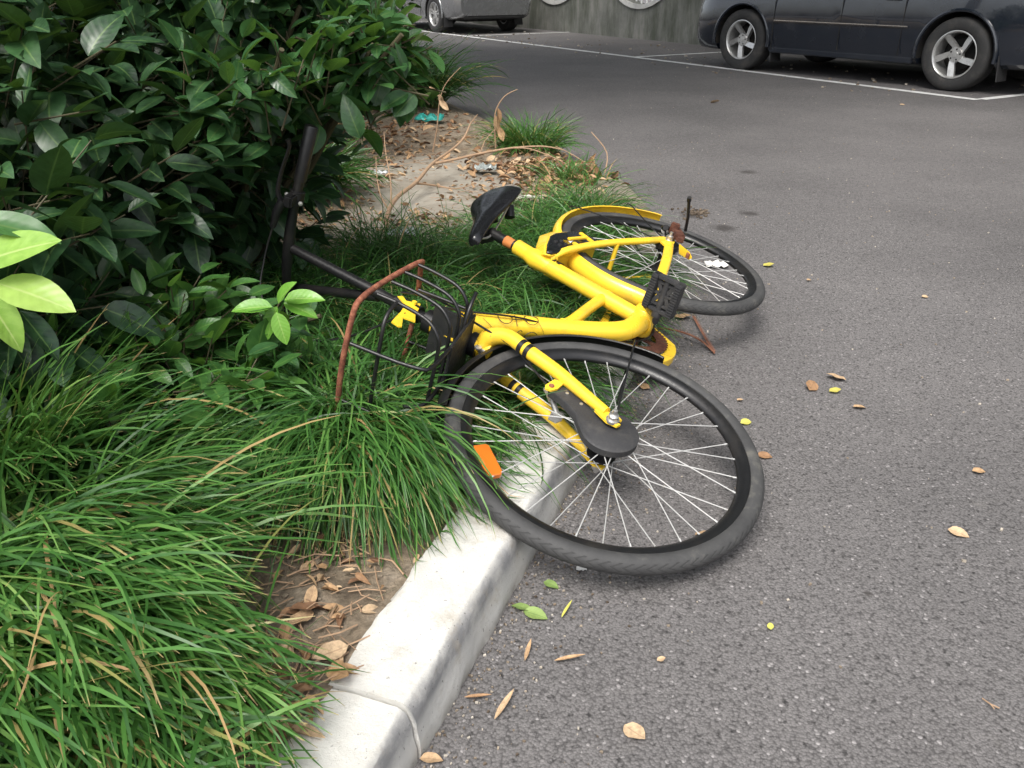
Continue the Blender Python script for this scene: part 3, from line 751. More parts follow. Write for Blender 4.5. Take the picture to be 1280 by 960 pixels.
vs = [S(a, b, .030) for a, b in pl] + [S(a, b, .044) for a, b in pl] + [S(a, b, .0475) for a, b in inner]
fs = [(i, (i + 1) % n, (i + 1) % n + n, i + n) for i in range(n)] + [(i + n, (i + 1) % n + n, (i + 1) % n + 2 * n, i + 2 * n) for i in range(n)] + [tuple(range(2 * n, 3 * n)), tuple(reversed(range(n)))]
mb.add(vs, fs, False); cov = mb.build('brake_cover', RUBBER, bike)
for a, b in ((1.008, .105), (1.028, .070)):
    mb = MB(); mb.lathe([(0, 0), (.004, 0), (.0038, .0015), (0, .002)], S(a, b, .0472), nF, 12); mb.build('rivet', STEEL, cov)
mb = MB(); mb.lathe([(0, .060), (.0135, .060), (.0145, .063), (.0135, .066), (.0105, .066), (.0105, .075), (.0075, .077), (.0048, .078), (.0048, .088), (0, .089)], fh, nF, 20); mb.build('axle_nut', STEEL, fw)
mb = MB(); mb.lathe([(0, -.060), (.0125, -.061), (.012, -.072), (.005, -.073), (.005, -.084), (0, -.085)], fh, nF, 14); mb.build('axle_nut', STEEL, fw)
# brake arm of silver pressed metal between the fork blades
mb = MB()
mb.prism([(-.03, -.006), (.0, -.012), (.03, -.008), (.032, .006), (.008, .010), (-.012, .016), (-.032, .008)], lambda a, b, t: S(.985 + a * .8, .140 + b + a * -.25, .012 + t), 0, .003)
mb.prism([(-.024, -.012), (.010, -.014), (.030, -.004), (.022, .014), (-.02, .012)], lambda a, b, t: S(1.040 + a * .7, .112 + b, .004 + t), 0, .003)
mb.tube([S(.995, .135, .014), S(1.035, .112, .006)], .0065, 10); mb.build('brake_arm', STEEL, bike)
mb = MB(); mb.lathe([(0, 0), (.006, 0), (.006, .014), (0, .014)], S(.955, .150, .012), S(0, -1, 0) - S(0, 0, 0), 12); mb.build('barrel_adjuster', RUST, bike)

# mudguards
def fender(fn, R0, a0, a1, hw_, depth, mat, name, n=44, thick=.0014, up=None):
    V = []; m_ = MB(); prof = []
    K = 9
    for k in range(K):
        t = -1 + 2 * k / (K - 1); prof.append((hw_ * math.sin(t * 1.45) / math.sin(1.45), -depth * (1 - math.cos(t * 1.45)) / (1 - math.cos(1.45))))
    ring = prof + [(w_ * .94, d_ - thick * 1.6) for w_, d_ in reversed(prof)]
    m = len(ring)
    for i in range(n + 1):
        a = a0 + (a1 - a0) * i / n; e = 1. if 0 < i < n else .93
        for w_, d_ in ring: V.append(fn((R0 + d_) * math.cos(a), (R0 + d_) * math.sin(a), w_ * e))
    F = [(i * m + j, (i + 1) * m + j, (i + 1) * m + (j + 1) % m, i * m + (j + 1) % m) for i in range(n) for j in range(m)]
    F += [tuple(range(m)), tuple(reversed([n * m + j for j in range(m)]))]
    m_.add(V, F, True); return m_.build(name, mat, bike)
rfen = fender(lambda a, b, l: V3(a, b, l), .352, R(3), R(172), .0285, .020, YEL, 'rear_mudguard')
ffen = fender(lambda a, b, l: S(1.065 + a, b, l), .352, R(78), R(192), .027, .020, BLK, 'front_mudguard')
def stays(parent, pts_list, r=.0020):
    for pts in pts_list:
        m_ = MB(); m_.tube(pts, r, 8, smoothpath=3); m_.build('mudguard_stay', BLK, parent)
stays(rfen, [[V3(.012, -.004, s_ * .056), V3(-.06, .16, s_ * .050), V3(-.118, .318, s_ * .034), V3(-.122, .336, s_ * .022)] for s_ in (1, -1)] + [[V3(.0, -.004, s_ * .056), V3(-.14, .08, s_ * .048), V3(-.30, .158, s_ * .036), V3(-.322, .172, s_ * .024)] for s_ in (1, -1)])
stays(ffen, [[S(1.052, -.006, s_ * .052), S(.88, .0, s_ * .046), S(.73, .004, s_ * .034), S(.716, .004, s_ * .024)] for s_ in (1, -1)], .0024)

# chain guard, chainring, chain, right crank under the frame; left crank and pedal above it
def guard_pts(k):
    """outline of the short guard: a big arc round the chainring, a smaller one behind it"""
    out = [(.455 + .112 * k * math.cos(a), .112 * k * math.sin(a)) for a in np.linspace(R(80), R(-110), 20)]
    out += [(.355 + .066 * k * math.cos(a), .040 + .066 * k * math.sin(a)) for a in np.linspace(R(250), R(80), 16)]
    return out
o1, i1 = guard_pts(1.), guard_pts(.74); n = len(o1)
mb = MB()
vs = [V3(a, b, -.058) for a, b in o1] + [V3(a, b, -.084) for a, b in o1] + [V3(a, b, -.084) for a, b in i1] + [V3(a, b, -.058) for a, b in i1]
fs = []
for k in range(4):
    for i in range(n): fs.append((k * n + i, k * n + (i + 1) % n, ((k + 1) % 4) * n + (i + 1) % n, ((k + 1) % 4) * n + i))
mb.add(vs, fs, False); mb.build('chain_guard', YEL, bike, bevel=.003)
mb = MB(); ring = []
for k in range(88):
    a = 2 * math.pi * k / 88; r = .086 if k % 2 else .080; ring.append((.455 + r * math.cos(a), r * math.sin(a)))
hole = [(.455 + .052 * math.cos(2 * math.pi * k / 88), .052 * math.sin(2 * math.pi * k / 88)) for k in range(88)]
vs = [V3(a, b, -.050) for a, b in ring] + [V3(a, b, -.053) for a, b in ring] + [V3(a, b, -.053) for a, b in hole] + [V3(a, b, -.050) for a, b in hole]
fs = [(k * 88 + i, k * 88 + (i + 1) % 88, ((k + 1) % 4) * 88 + (i + 1) % 88, ((k + 1) % 4) * 88 + i) for k in range(4) for i in range(88)]
mb.add(vs, fs, False)
for k in range(5): a = R(72 * k); mb.box(V3(.455 + .032 * math.cos(a), .032 * math.sin(a), -.0515), (.05, .004, .014), Matrix.Rotation(-a, 3, 'Y'))
mb.build('chainring', RUSTD, bike)
def crank(s_, ang, name='crank'):
    d = Vector((math.cos(ang), 0, math.sin(ang))); b0 = V3(.455, 0, .050 * s_); m_ = MB()
    m_.tube([b0 - d * .012, b0 + d * .02, b0 + d * .08 + FL_ * .008 * s_, b0 + d * .112 + FL_ * .012 * s_], [.014, .015, .0105, .013], 12, flat=.7)
    m_.lathe([(0, 0), (.013, 0), (.014, .004), (.014, .02), (0, .022)], b0 - FL_ * .012 * s_, FL_ * s_, 16)
    m_.build(name, BLK, bike)
    return b0 + d * .100 + FL_ * .018 * s_
def pedal(c, s_, tilt):
    """c: spindle root; body spreads along y; flat plane tilted about the spindle"""
    Rm = Matrix.Rotation(tilt, 3, 'Y'); m_ = MB(); L = .094; W_ = .084
    X = lambda a, b, t: c + FL_ * (s_ * (.012 + a)) + Rm @ Vector((b, 0, t))
    def bar(a0, a1, b0, b1, t=.024):
        cc = X((a0 + a1) / 2, (b0 + b1) / 2, 0); m_.box(cc, (abs(b1 - b0), abs(a1 - a0), t), Rm, bev=.002)
    m_.tube([c, c + FL_ * s_ * (L + .008)], .0085, 12)
    m_.lathe([(0, 0), (.0125, 0), (.0135, .004), (.0125, .016), (0, .016)], c - FL_ * s_ * .002, FL_ * s_, 16)
    for sg in (1, -1):
        bar(.0, L, sg * .024, sg * .042, .026)
        for j in range(13):
            for tt in (1, -1): m_.box(X(.006 + j * .0068, sg * .033, tt * .0138), (.016, .0032, .004), Rm)
    bar(.0, .009, -.042, .042, .022); bar(L - .009, L, -.040, .040, .022)
    for q in (-1, 1): m_.box(X(L * .35, q * .016, 0), (.010, .05, .010), Rm @ Matrix.Rotation(q * .5, 3, 'Z')); m_.box(X(L * .68, q * .014, 0), (.010, .05, .010), Rm @ Matrix.Rotation(-q * .5, 3, 'Z'))
    for q in (.2, .5, .8):bar(L * q - .004, L * q + .004, -.028, .028, .012)
    return m_.build('pedal', RUBBER, bike)
pc = crank(1, R(-14)); pedal(pc, 1, R(70))
pc = crank(-1, R(178)); pedal(pc, -1, R(8))

# rear band brake, axle nut, kickstand
mb = MB(); mb.lathe([(0, .040), (.034, .040), (.038, .044), (.038, .056), (.034, .060), (0, .062)], V3(0, 0), FL_, 32); bb_ = mb.build('band_brake', BLK, bike)
mb = MB(); mb.lathe([(0, .066), (.013, .066), (.013, .070), (.0105, .071), (.0105, .082), (.005, .083), (.005, .094), (0, .095)], V3(0, 0), FL_, 16); mb.build('axle_nut', STEEL, rw)
mb = MB(); mb.box(V3(-.022, -.018, .086), (.058, .020, .034), Matrix.Rotation(R(20), 3, 'Y'), bev=.003); mb.box(V3(-.045, -.004, .092), (.022, .034, .028), bev=.003); mb.box(V3(.01, -.03, .084), (.03, .014, .024), bev=.003)
mb.build('stand_bracket', RUSTD, bike)
mb = MB(); mb.tube([V3(-.040, -.038, .098), V3(-.015, -.030, .150), V3(.028, -.014, .215)], .0048, 10); mb.tube([V3(.024, -.0155, .208), V3(.031, -.013, .221)], .0065, 10); mb.build('kickstand', BLK, bike)
mb = MB(); mb.tube([V3(-.07, .014, .07), V3(-.045, .028, .085), V3(-.02, .022, .095)], .009, 10); mb.tube([V3(-.06, .0, .08), V3(-.04, .02, .09)], .006, 10); mb.build('brake_lever_arm', BLK, bike)
mb = MB(); mb.lathe([(.0, 0), (.011, 0), (.011, .010), (.0, .010)], V3(-.06, .02, .073), Vector((1, .2, .3)), 12); mb.build('cable_clamp', STEEL, bike)
mb = MB(); mb.prism([(-.01, -.014), (.028, -.010), (.038, .0), (.028, .010), (-.01, .012)], lambda a, b, t: V3(.052 + a * .9, -.045 - a * .9 + b * .3, .066 + t + b), 0, .004); mb.build('frame_tab', YEL, frame)
mb = MB(); mb.lathe([(.0, 0), (.006, 0), (.006, .016), (0, .016)], V3(.078, -.066, .06), FL_, 10); mb.build('tab_bolt', RUST, frame)

# lock: yellow shell with a black face, bracket holding it over the rear wheel
def lock_poly(s_=1.):
    return [(.20, .400), (.105, .395), (.03, .335), (-.015, .255), (-.005, .205), (.055, .205), (.085, .235), (.125, .285), (.175, .320), (.225, .345)]
base_p = [(.305, .342), (.230, .360), (.157, .368), (.099, .346), (.032, .268), (.050, .205), (.130, .200), (.215, .240), (.300, .300)]
top_p = [(.338, .316), (.278, .328), (.210, .334), (.178, .326), (.090, .262), (.116, .196), (.190, .216), (.268, .256), (.335, .300)]
n = len(base_p)
def shr(poly, k):
    ca = sum(p[0] for p in poly) / n; cb = sum(p[1] for p in poly) / n
    return [(ca + (p[0] - ca) * k, cb + (p[1] - cb) * k) for p in poly]
def layered(rings):
    vs = [V3(a, b, l) for poly, l in rings for a, b in poly]; fs = [tuple(range(n)), tuple(reversed(range((len(rings) - 1) * n, len(rings) * n)))]
    for k in range(len(rings) - 1):
        for i in range(n): fs.append((k * n + i, (k + 1) * n + i, (k + 1) * n + (i + 1) % n, k * n + (i + 1) % n))
    m_ = MB(); m_.add(vs, fs, False); return m_
lock = layered([(shr(base_p, .95), -.036), (base_p, -.028), (base_p, .012), (top_p, .038)]).build('lock', YEL, bike, bevel=.004)
face = layered([(shr(top_p, .93), .036), (shr(top_p, .93), .043), (shr(top_p, .86), .0475)]).build('lock_face', SADDLE, lock, bevel=.002)
mb = MB()
for k, (a, b) in enumerate(((.250, .306), (.232, .292), (.262, .290), (.244, .276))): mb.lathe([(0, 0), (.0065, 0), (.006, .003), (0, .0035)], V3(a, b, .0475), FL_, 14)
mb.box(V3(.205, .262, .0485), (.040, .006, .030), Matrix.Rotation(R(45), 3, 'Y'), bev=.002); mb.build('keypad', BLACKP if 'BLACKP' in globals() else A_BLACKPL, face)
mb = MB()
mb.box(V3(.225, .300, .015), (.075, .045, .006), Matrix.Rotation(R(52), 3, 'Y'), bev=.002); mb.box(V3(.160, .232, .054), (.012, .006, .060), Matrix.Rotation(R(-40), 3, 'Y'), bev=.001); mb.box(V3(.190, .252, .056), (.012, .006, .075), Matrix.Rotation(R(52), 3, 'Y'), bev=.001); mb.box(V3(.235, .245, .053), (.012, .006, .030), Matrix.Rotation(R(-30), 3, 'Y'), bev=.001)
mb.box(V3(.215, .268, .030), (.030, .035, .05), Matrix.Rotation(R(40), 3, 'Y'), bev=.003)
br = mb.build('lock_bracket', YEL, lock)
mb = MB(); mb.lathe([(0, 0), (.0075, 0), (.0075, .003), (.004, .005), (0, .005)], V3(.214, .268, .0485), Vector((.3, 1, .1)), 14); mb.build('screw', STEEL, br)

# seat post and saddle
sp0, sp1 = V3(.262, .408), V3(.222, .502); pd = (sp1 - sp0).normalized()
mb = MB(); mb.tube([sp0 - pd * .01, sp0 + pd * .012], .0165, 18); mb.tube([sp0 + pd * .042, sp1], .0145, 18); post = mb.build('seat_post', BLK, bike)
mb = MB(); mb.tube([sp0 + pd * .0125, sp0 + pd * .043], [.0150, .0165], 18, caps=True); mb.build('rusted_collar', paint('orange_rust', (.50, .17, .04, 1), .7, .5, (.2, .07, .02, 1), 60), post)
mb = MB()
stn = [(.318, .010, .518, .014), (.312, .020, .528, .022), (.290, .026, .536, .030), (.25, .030, .541, .036), (.20, .036, .545, .040), (.16, .048, .549, .042), (.12, .066, .553, .044), (.08, .082, .557, .046), (.04, .090, .560, .046), (.005, .086, .560, .044), (-.02, .066, .556, .036), (-.032, .034, .550, .022)]
vs = []; m = 20
for f, w_, u, h in stn:
    for j in range(m):
        a = 2 * math.pi * j / m; y = w_ * math.cos(a); z = math.sin(a)
        z = u + (.010 * z - .012 * (abs(math.cos(a)) ** 2) if z > 0 else -.012 * abs(math.cos(a)) ** 2 + z * h * .62)
        if abs(z) and math.sin(a) > 0 and w_ > .05: z -= .006 * max(0, 1 - (y / (w_ * .3)) ** 2)
        vs.append(V3(f, z, y))
fs = [(i * m + j, i * m + (j + 1) % m, (i + 1) * m + (j + 1) % m, (i + 1) * m + j) for i in range(len(stn) - 1) for j in range(m)] + [tuple(range(m)), tuple(reversed([(len(stn) - 1) * m + j for j in range(m)]))]
SR = Matrix.Translation(V3(.222, .520)) @ Matrix.Rotation(R(10), 4, 'Y') @ Matrix.Rotation(R(-57), 4, 'X') @ Matrix.Rotation(R(-10), 4, 'Z') @ Matrix.Scale(.95, 4) @ Matrix.Translation(-V3(.21, .51))
vs = [SR @ p for p in vs]
mb.add(vs, fs, True); sad = mb.build('saddle', SADDLE, bike); sm = sad.modifiers.new('s', 'SUBSURF'); sm.levels = sm.render_levels = 2
mb = MB()
for s_ in (1, -1): mb.tube([SR @ V3(.29, .520, .006 * s_), SR @ V3(.24, .498, .020 * s_), SR @ V3(.13, .497, .022 * s_), SR @ V3(.03, .525, .045 * s_)], .0035, 8, smoothpath=4)
mb.build('saddle_rails', STEEL, sad)
mb = MB(); mb.box(SR @ V3(.205, .490, 0), (.05, .05, .028), SR.to_3x3().normalized(), bev=.005); mb.tube([SR @ V3(.205, .488, -.045), SR @ V3(.205, .488, .045)], .009, 12)
mb.tube([SR @ V3(.03, .508, .03), SR @ V3(.055, .478, .030)], .016, 12); mb.tube([SR @ V3(.03, .508, -.03), SR @ V3(.055, .478, -.030)], .016, 12); mb.build('saddle_clamp', BLK, sad)

# stem, handlebar, grips, lever
mb = MB(); mb.tube([V3(.836, .462), V3(.780, .640), V3(.716, .880)], [.0140, .0130, .0120], 18); stem = mb.build('stem', BLK, bike)
mb = MB(); mb.tube([V3(.822, .500), V3(.800, .568)], [.021, .019], 18); mb.build('stem_collar', BLK, stem)
bar0 = V3(.712, .893, 0)
mb = MB(); mb.tube([V3(.690, .878, -.295), V3(.712, .891, -.10), V3(.716, .893, -.03), V3(.716, .893, .03), V3(.714, .889, .12), V3(.690, .878, .305)], [.0115, .0115, .0140, .0140, .0115, .0115], 18, smoothpath=5); hb = mb.build('handlebar', BLK, bike)
for s_ in (1, -1):
    mb = MB(); mb.tube([V3(.7055, .8858, s_ * .175), V3(.690, .878, s_ * .306), V3(.6895, .8778, s_ * .309)], [.0150, .0158, .0140], 20)
    mb.build('grip', BLK, hb)
mb = MB(); mb.tube([V3(.712, .888, .118), V3(.709, .887, .150)], .0185, 18); mb.box(V3(.735, .890, .134), (.040, .030, .022), bev=.004); mb.tube([V3(.745, .905, .13), V3(.752, .915, .10), V3(.756, .920, .06)], [.012, .011, .007], 12); mb.build('lever_clamp', BLK, hb)
for p in (V3(.728, .868, .130), V3(.728, .905, .142)):
    mb = MB(); mb.lathe([(0, 0), (.0055, 0), (.005, .004), (0, .005)], p, Vector((1, .1, -.6)), 12); mb.build('lever_bolt', STEEL, hb)
mb = MB(); mb.tube([V3(.740, .910, .125), V3(.745, .920, .150), V3(.738, .918, .20), V3(.728, .910, .255), V3(.730, .914, .275)], [.009, .008, .0065, .006, .008], 10, smoothpath=4, flat=.6); lev = mb.build('brake_lever', BLK, hb)
mb = MB(); mb.tube([V3(.756, .920, .06), V3(.775, .925, -.02), V3(.82, .90, -.10), V3(.89, .78, -.13), V3(.88, .65, -.09), V3(.87, .52, .02)], .0027, 8, smoothpath=5); mb.build('brake_cable', BLK, bike)
mb = MB(); mb.tube([V3(.80, .56, .03), V3(.82, .47, .055), V3(.875, .36, .06), V3(.915, .255, .055), V3(.945, .185, .030), V3(.957, .152, .016)], .0026, 8, smoothpath=6); mb.build('brake_cable', BLK, bike)
mb = MB(); mb.tube([V3(.82, .48, .035), V3(.80, .40, .038), V3(.72, .27, .028), V3(.60, .09, -.026), V3(.48, -.03, -.03), V3(.3, -.02, -.03), V3(.06, 0, .03), V3(-.05, .02, .075)], .0024, 8, smoothpath=6); mb.build('brake_cable', BLK, bike)
mb = MB(); mb.tube([V3(.785, .62, -.01), V3(.745, .72, -.055), V3(.70, .815, -.10), V3(.66, .90, -.14)], .0125, 14, smoothpath=4); mb.build('bar_brace', BLK, bike)

# basket of bent rod
RIM_U = .530; FLR = .375; F0, F1 = .845, 1.125; HW_ = .150
bk_ = MB()
bk_.tube([V3(F0 - .045, RIM_U - .01, .04), V3(F0 - .01, RIM_U - .015, .125), V3(F0 + .015, RIM_U - .018, HW_), V3((F0 + F1) / 2, RIM_U + .005, HW_ + .003), V3(F1 - .03, RIM_U + .018, HW_), V3(F1, RIM_U + .020, HW_ - .03), V3(F1 + .012, RIM_U + .022, .0), V3(F1, RIM_U + .02, -HW_ + .03), V3(F1 - .03, RIM_U + .018, -HW_), V3((F0 + F1) / 2, RIM_U + .005, -HW_), V3(F0 + .015, RIM_U - .018, -HW_), V3(F0 - .01, RIM_U - .015, -.125), V3(F0 - .045, RIM_U - .01, -.04)], .0062, 12, smoothpath=5)
basket = bk_.build('basket', RUST, bike); tag(basket, 'rusty rim of the wire basket')
for k, f in enumerate((.875, .930, .990, 1.060)):
    mb = MB(); fl = f + .03
    mb.tube([V3(f, RIM_U - .01 + .04 * (f - F0), HW_ + .001), V3(f + .006, RIM_U - .06, HW_ - .001), V3(f + .02, FLR + .035, HW_ - .008), V3(fl, FLR + .006, HW_ - .03), V3(fl, FLR, HW_ - .06), V3(fl, FLR, 0), V3(fl, FLR, -HW_ + .06), V3(fl, FLR + .006, -HW_ + .03), V3(f + .02, FLR + .035, -HW_ + .008), V3(f, RIM_U - .01 + .04 * (f - F0), -HW_)], .0042, 10, smoothpath=5)
    mb.build('basket_rod', BLK, basket)
mb = MB(); mb.tube([V3(F1 + .01, RIM_U - .05, -.12), V3(F1 + .008, RIM_U - .048, .09), V3(F1 - .01, RIM_U - .045, HW_ - .01), V3(F1 - .055, RIM_U - .047, HW_ + .002)], .0044, 10, smoothpath=5); mb.build('basket_rod', BLK, basket)
mb = MB(); mb.tube([V3(F0 + .03, FLR - .005, HW_ - .02), V3(F0 + .075, FLR - .007, HW_ - .045), V3(F0 + .12, FLR - .007, .0), V3(F1 - .01, FLR - .006, -.02), V3(F1 + .03, FLR + .03, -.02)], .0046, 10, smoothpath=5); mb.build('basket_rod', BLK, basket)
for l_ in (-.07, .07):
    mb = MB(); mb.tube([V3(F0 - .01, RIM_U - .02, l_), V3(F0 + .0, FLR + .03, l_), V3(F0 + .03, FLR - .006, l_), V3(F1 - .02, FLR - .006, l_), V3(F1 + .02, FLR + .03, l_), V3(F1 + .015, RIM_U + .01, l_)], .0042, 10, smoothpath=4); mb.build('basket_rod', BLK, basket)
# black base plate carrying the basket
mb = MB(); mb.box(V3(.955, FLR - .013, -.02), (.17, .20, .006), bev=.002); mb.box(V3(.872, FLR + .035, -.02), (.006, .17, .10), Matrix.Rotation(R(-14), 3, 'Y'), bev=.002); bp = mb.build('base_plate', A_BLACKPL, basket)
for l_ in (.05, -.0, -.07):
    mb = MB(); mb.lathe([(0, 0), (.005, 0), (.0045, .003), (0, .0035)], V3(.935, FLR - .010, l_), Vector((0, 0, 1)), 12); mb.build('bolt', STEEL, bp)
# yellow notched plate on the stem
pp = [(501.7, 371.7), (506.7, 370), (514, 376.7), (516.7, 376.7), (530, 383), (529, 390), (526.7, 398), (523, 410), (509, 402.5), (506.7, 412.5), (503, 413), (494, 406.7), (496, 401.7), (501.7, 393), (508, 381.7)]
plate = [(.780, .566), (.771, .556), (.787, .541), (.785, .534), (.778, .508), (.808, .502), (.836, .499), (.866, .488), (.866, .518), (.905, .505), (.909, .512), (.900, .532), (.880, .533), (.845, .532), (.806, .536)]
mb = MB(); mb.prism(plate, lambda a, b, t: V3(a + .025, b, .017 + t), 0, .003); mb.tube([V3(.815, .52, .012), V3(.815, .52, .027)], .006, 8); pl_o = mb.build('yellow_plate', YEL, bike)

# ------------------------------------------------------------------ plants
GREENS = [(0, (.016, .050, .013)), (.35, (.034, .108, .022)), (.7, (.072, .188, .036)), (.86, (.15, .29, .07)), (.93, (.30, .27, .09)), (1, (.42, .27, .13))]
A_BLADE = m_blade('grass_blade', GREENS)
BINV = np.array(BM.inverted()); BSEG = []      # skeleton of the bike in its own frame for parting the grass
def seg(a, b, r): BSEG.append((np.array(a, float), np.array(b, float), r))
seg((.845, 0, .435), (.735, 0, .318), .05); seg((.735, 0, .318), (.603, 0, .10), .05); seg((.603, 0, .10), (.455, 0, 0), .05); seg((.262, 0, .408), (.455, 0, 0), .045)
seg((.21, 0, .51), (.262, 0, .408), .03); seg((.29, 0, .53), (.02, .04, .55), .07); seg((.646, 0, .188), (.385, 0, .112), .035); seg((.318, .02, .30), (.008, .066, .018), .03)
seg((.15, 0, .30), (.25, 0, .27), .07); seg((.44, .02, 0), (.0, .066, 0), .03); seg((.712, 0, .89), (.83, 0, .47), .03); seg((.878, .04, .31), (1.06, .05, 0), .03); seg((.878, -.04, .31), (1.06, -.06, 0), .025)
def near_bike(P, above=.0):
    """P (...,3) world points; True where a blade would pass through or over a solid part of the bicycle"""
    q = P @ BINV[:3, :3].T + BINV[:3, 3]; hit = np.zeros(P.shape[:-1], bool)
    for a, b, r in BSEG:
        ab = b - a; t = np.clip(((q - a) @ ab) / (ab @ ab), 0, 1)[..., None]; d = q - (a + ab * t)
        dd = np.sqrt(d[..., 0] ** 2 + d[..., 2] ** 2); hit |= (dd < r * .8) & (d[..., 1] > -r)
    rr = np.hypot(q[..., 0], q[..., 2]); hit |= (rr > .265) & (rr < .37) & (q[..., 1] > -.03)
    hit |= (rr < .10) & (q[..., 1] > -.03)
    c = np.array([1.065, 0, 0]); rr = np.hypot(q[..., 0] - 1.065, q[..., 2])
    return hit, rr, q

def blades(centres, n, L, width=.0032, spread=.03, lean=(8, 45), end=(70, 130), bias=None, bstr=0., bsd=.55, tint=(.1, .8), K=9, keep=None, zfun=None, dry=.05, name='grass', mat=None):
    C = np.repeat(np.asarray(centres, float), n, 0); N = len(C)
    az = rng.uniform(0, 2 * np.pi, N)
    if bias is not None:
        k = rng.uniform(0, 1, N) < bstr; az = np.where(k, bias + rng.normal(0, bsd, N), az)
    rad = spread * np.sqrt(rng.uniform(0, 1, N)); a2 = az + rng.normal(0, .6, N)
    bx = C[:, 0] + rad * np.cos(a2); by = C[:, 1] + rad * np.sin(a2)
    bz = (zfun or soil_z)(bx, by) - .008
    ln = rng.uniform(L[0], L[1], N); t0 = np.radians(rng.uniform(*lean, N)); t1 = np.radians(rng.uniform(*end, N))
    K1 = K + 1; s_ = np.linspace(0, 1, K1); th = t0[:, None] + (t1 - t0)[:, None] * s_[None, :] ** 1.15
    daz = rng.normal(0, .35, N)[:, None] * s_[None, :] ** 1.5; A = az[:, None] + daz
    st = (ln / K)[:, None]
    dx = np.sin(th) * np.cos(A) * st; dy = np.sin(th) * np.sin(A) * st; dz = np.cos(th) * st
    X = bx[:, None] + np.cumsum(dx, 1) - dx[:, :1]; Y = by[:, None] + np.cumsum(dy, 1) - dy[:, :1]; Z = bz[:, None] + np.cumsum(dz, 1) - dz[:, :1]
    # rest on the soil or the kerb instead of passing through them
    g = np.where(X < kx(Y) - .14, soil_z(X, Y), np.where(X < kx(Y), .103, .004)) + .004 * rng.uniform(.5, 2.5, N)[:, None]
    Z = np.where(s_[None, :] > .3, np.maximum(Z, g), Z)
    P = np.stack([X, Y, Z], -1)
    ok = np.ones(N, bool)
    hit, rr, q = near_bike(P)
    ok &= ~hit.any(1)
    # under the front wheel the tyre and rim press the blades down, except where the near clump leans over it
    fr_ = (rr > .265) & (rr < .37) & (np.abs(q[..., 1]) < .03)
    ok &= ~(fr_.any(1) & (rng.uniform(0, 1, N) < .8))
    over = (rr < .30) & (q[..., 1] > -.02)
    ok &= ~(over.any(1) & (rng.uniform(0, 1, N) < .85))
    if keep is not None: ok &= keep(P)
    P = P[ok]; A = A[ok]; N = len(P); ln = ln[ok]
    wid = width * rng.uniform(.7, 1.3, N)[:, None] * np.interp(s_, [0, .15, .6, .9, 1], [.75, 1, .9, .5, .12])[None, :]
    sd_ = np.stack([-np.sin(A), np.cos(A), np.zeros_like(A)], -1)
    tw = rng.normal(0, .5, N)[:, None, None]; T = unit(np.gradient(P, axis=1)); nrm = np.cross(T, sd_)
    sd_ = unit(sd_ * np.cos(tw) + nrm * np.sin(tw))
    Lp = P - sd_ * wid[..., None] / 2; Rp = P + sd_ * wid[..., None] / 2
    Vv = np.stack([Lp, Rp], 2).reshape(-1, 3)
    b = (np.arange(N) * K1 * 2)[:, None] + (np.arange(K) * 2)[None, :]; b = b.ravel()
    Qd = np.stack([b, b + 1, b + 3, b + 2], 1)
    tn = rng.uniform(*tint, N); d_ = rng.uniform(0, 1, N) < dry; tn = np.where(d_, rng.uniform(.9, 1, N), tn)
    att = {'tint': np.repeat(tn, K1 * 2), 'lt': np.tile(np.repeat(s_, 2), N)}
    return Vv, Qd, att
def join_np(parts):
    vs, qs, at_ = [], [], {}; o = 0
    for v_, q_, a_ in parts:
        vs.append(v_); qs.append(q_ + o); o += len(v_)
        for k, x in a_.items(): at_.setdefault(k, []).append(x)
    return np.concatenate(vs), np.concatenate(qs), {k: np.concatenate(x) for k, x in at_.items()}
def grass_thing(name, parts, label=None, cat=None, group=None, kind=None, mat=None):
    v_, q_, a_ = join_np(parts); o = np_mesh(name, v_, q_, mat or A_BLADE, a_); tag(o, label, cat, group, kind); return o

CG = 'clumps of long grass along the bed'
def clump(c, n, L, label, **kw):
    cs = kw.pop('cs', None)
    if cs is None: cs = [(c[0] + rng.normal(0, .035), c[1] + rng.normal(0, .035)) for _ in range(6)]
    return grass_thing('grass_clump', [blades(cs, n // len(cs), L, **kw)], label, 'grass clump', CG)
def nopit(P):   # the bare pit beside the kerb stays open
    m = ((P[..., 0] + .29) / .070) ** 2 + ((P[..., 1] - 1.00) / .15) ** 2 < 1
    return ~(m & (P[..., 2] < .30)).any(1)
def noKerb(m):
    def f(P): return nopit(P) & ~(P[..., 0] > kx(P[..., 1]) - .155 + m).any(1)
    return f
def noKerb(m):
    def f(P): return nopit(P) & ~(P[..., 0] > kx(P[..., 1]) - .155 + m).any(1)
    return f
clump((-.72, 1.02), 2000, (.26, .48), 'big bright green grass clump filling the lower left corner', bias=-.42, bstr=.82, bsd=.34, lean=(8, 46), end=(86, 128), spread=.10, keep=noKerb(.03), tint=(.25, .88), dry=.05, width=.0062, cs=[(-.82, 1.18), (-.70, 1.08), (-.74, .96), (-.66, 1.02), (-.90, 1.04)])
clump((-.62, .74), 1700, (.24, .42), 'grass clump with brown dry blades at the bottom edge left of the kerb', bias=-.45, bstr=.8, bsd=.42, lean=(8, 50), end=(86, 130), spread=.09, keep=noKerb(.10), tint=(.22, .86), dry=.11, width=.0060, cs=[(-.60, .92), (-.50, .88), (-.70, .80), (-.42, .86), (-.38, .76), (-.50, .70), (-.42, .66)])
clump((-1.0, 1.35), 620, (.28, .44), 'upright pale green grass clump at the left edge under the shrub', bias=-.5, bstr=.5, bsd=.6, lean=(3, 35), end=(40, 105), spread=.10, tint=(.35, .88), width=.0060)
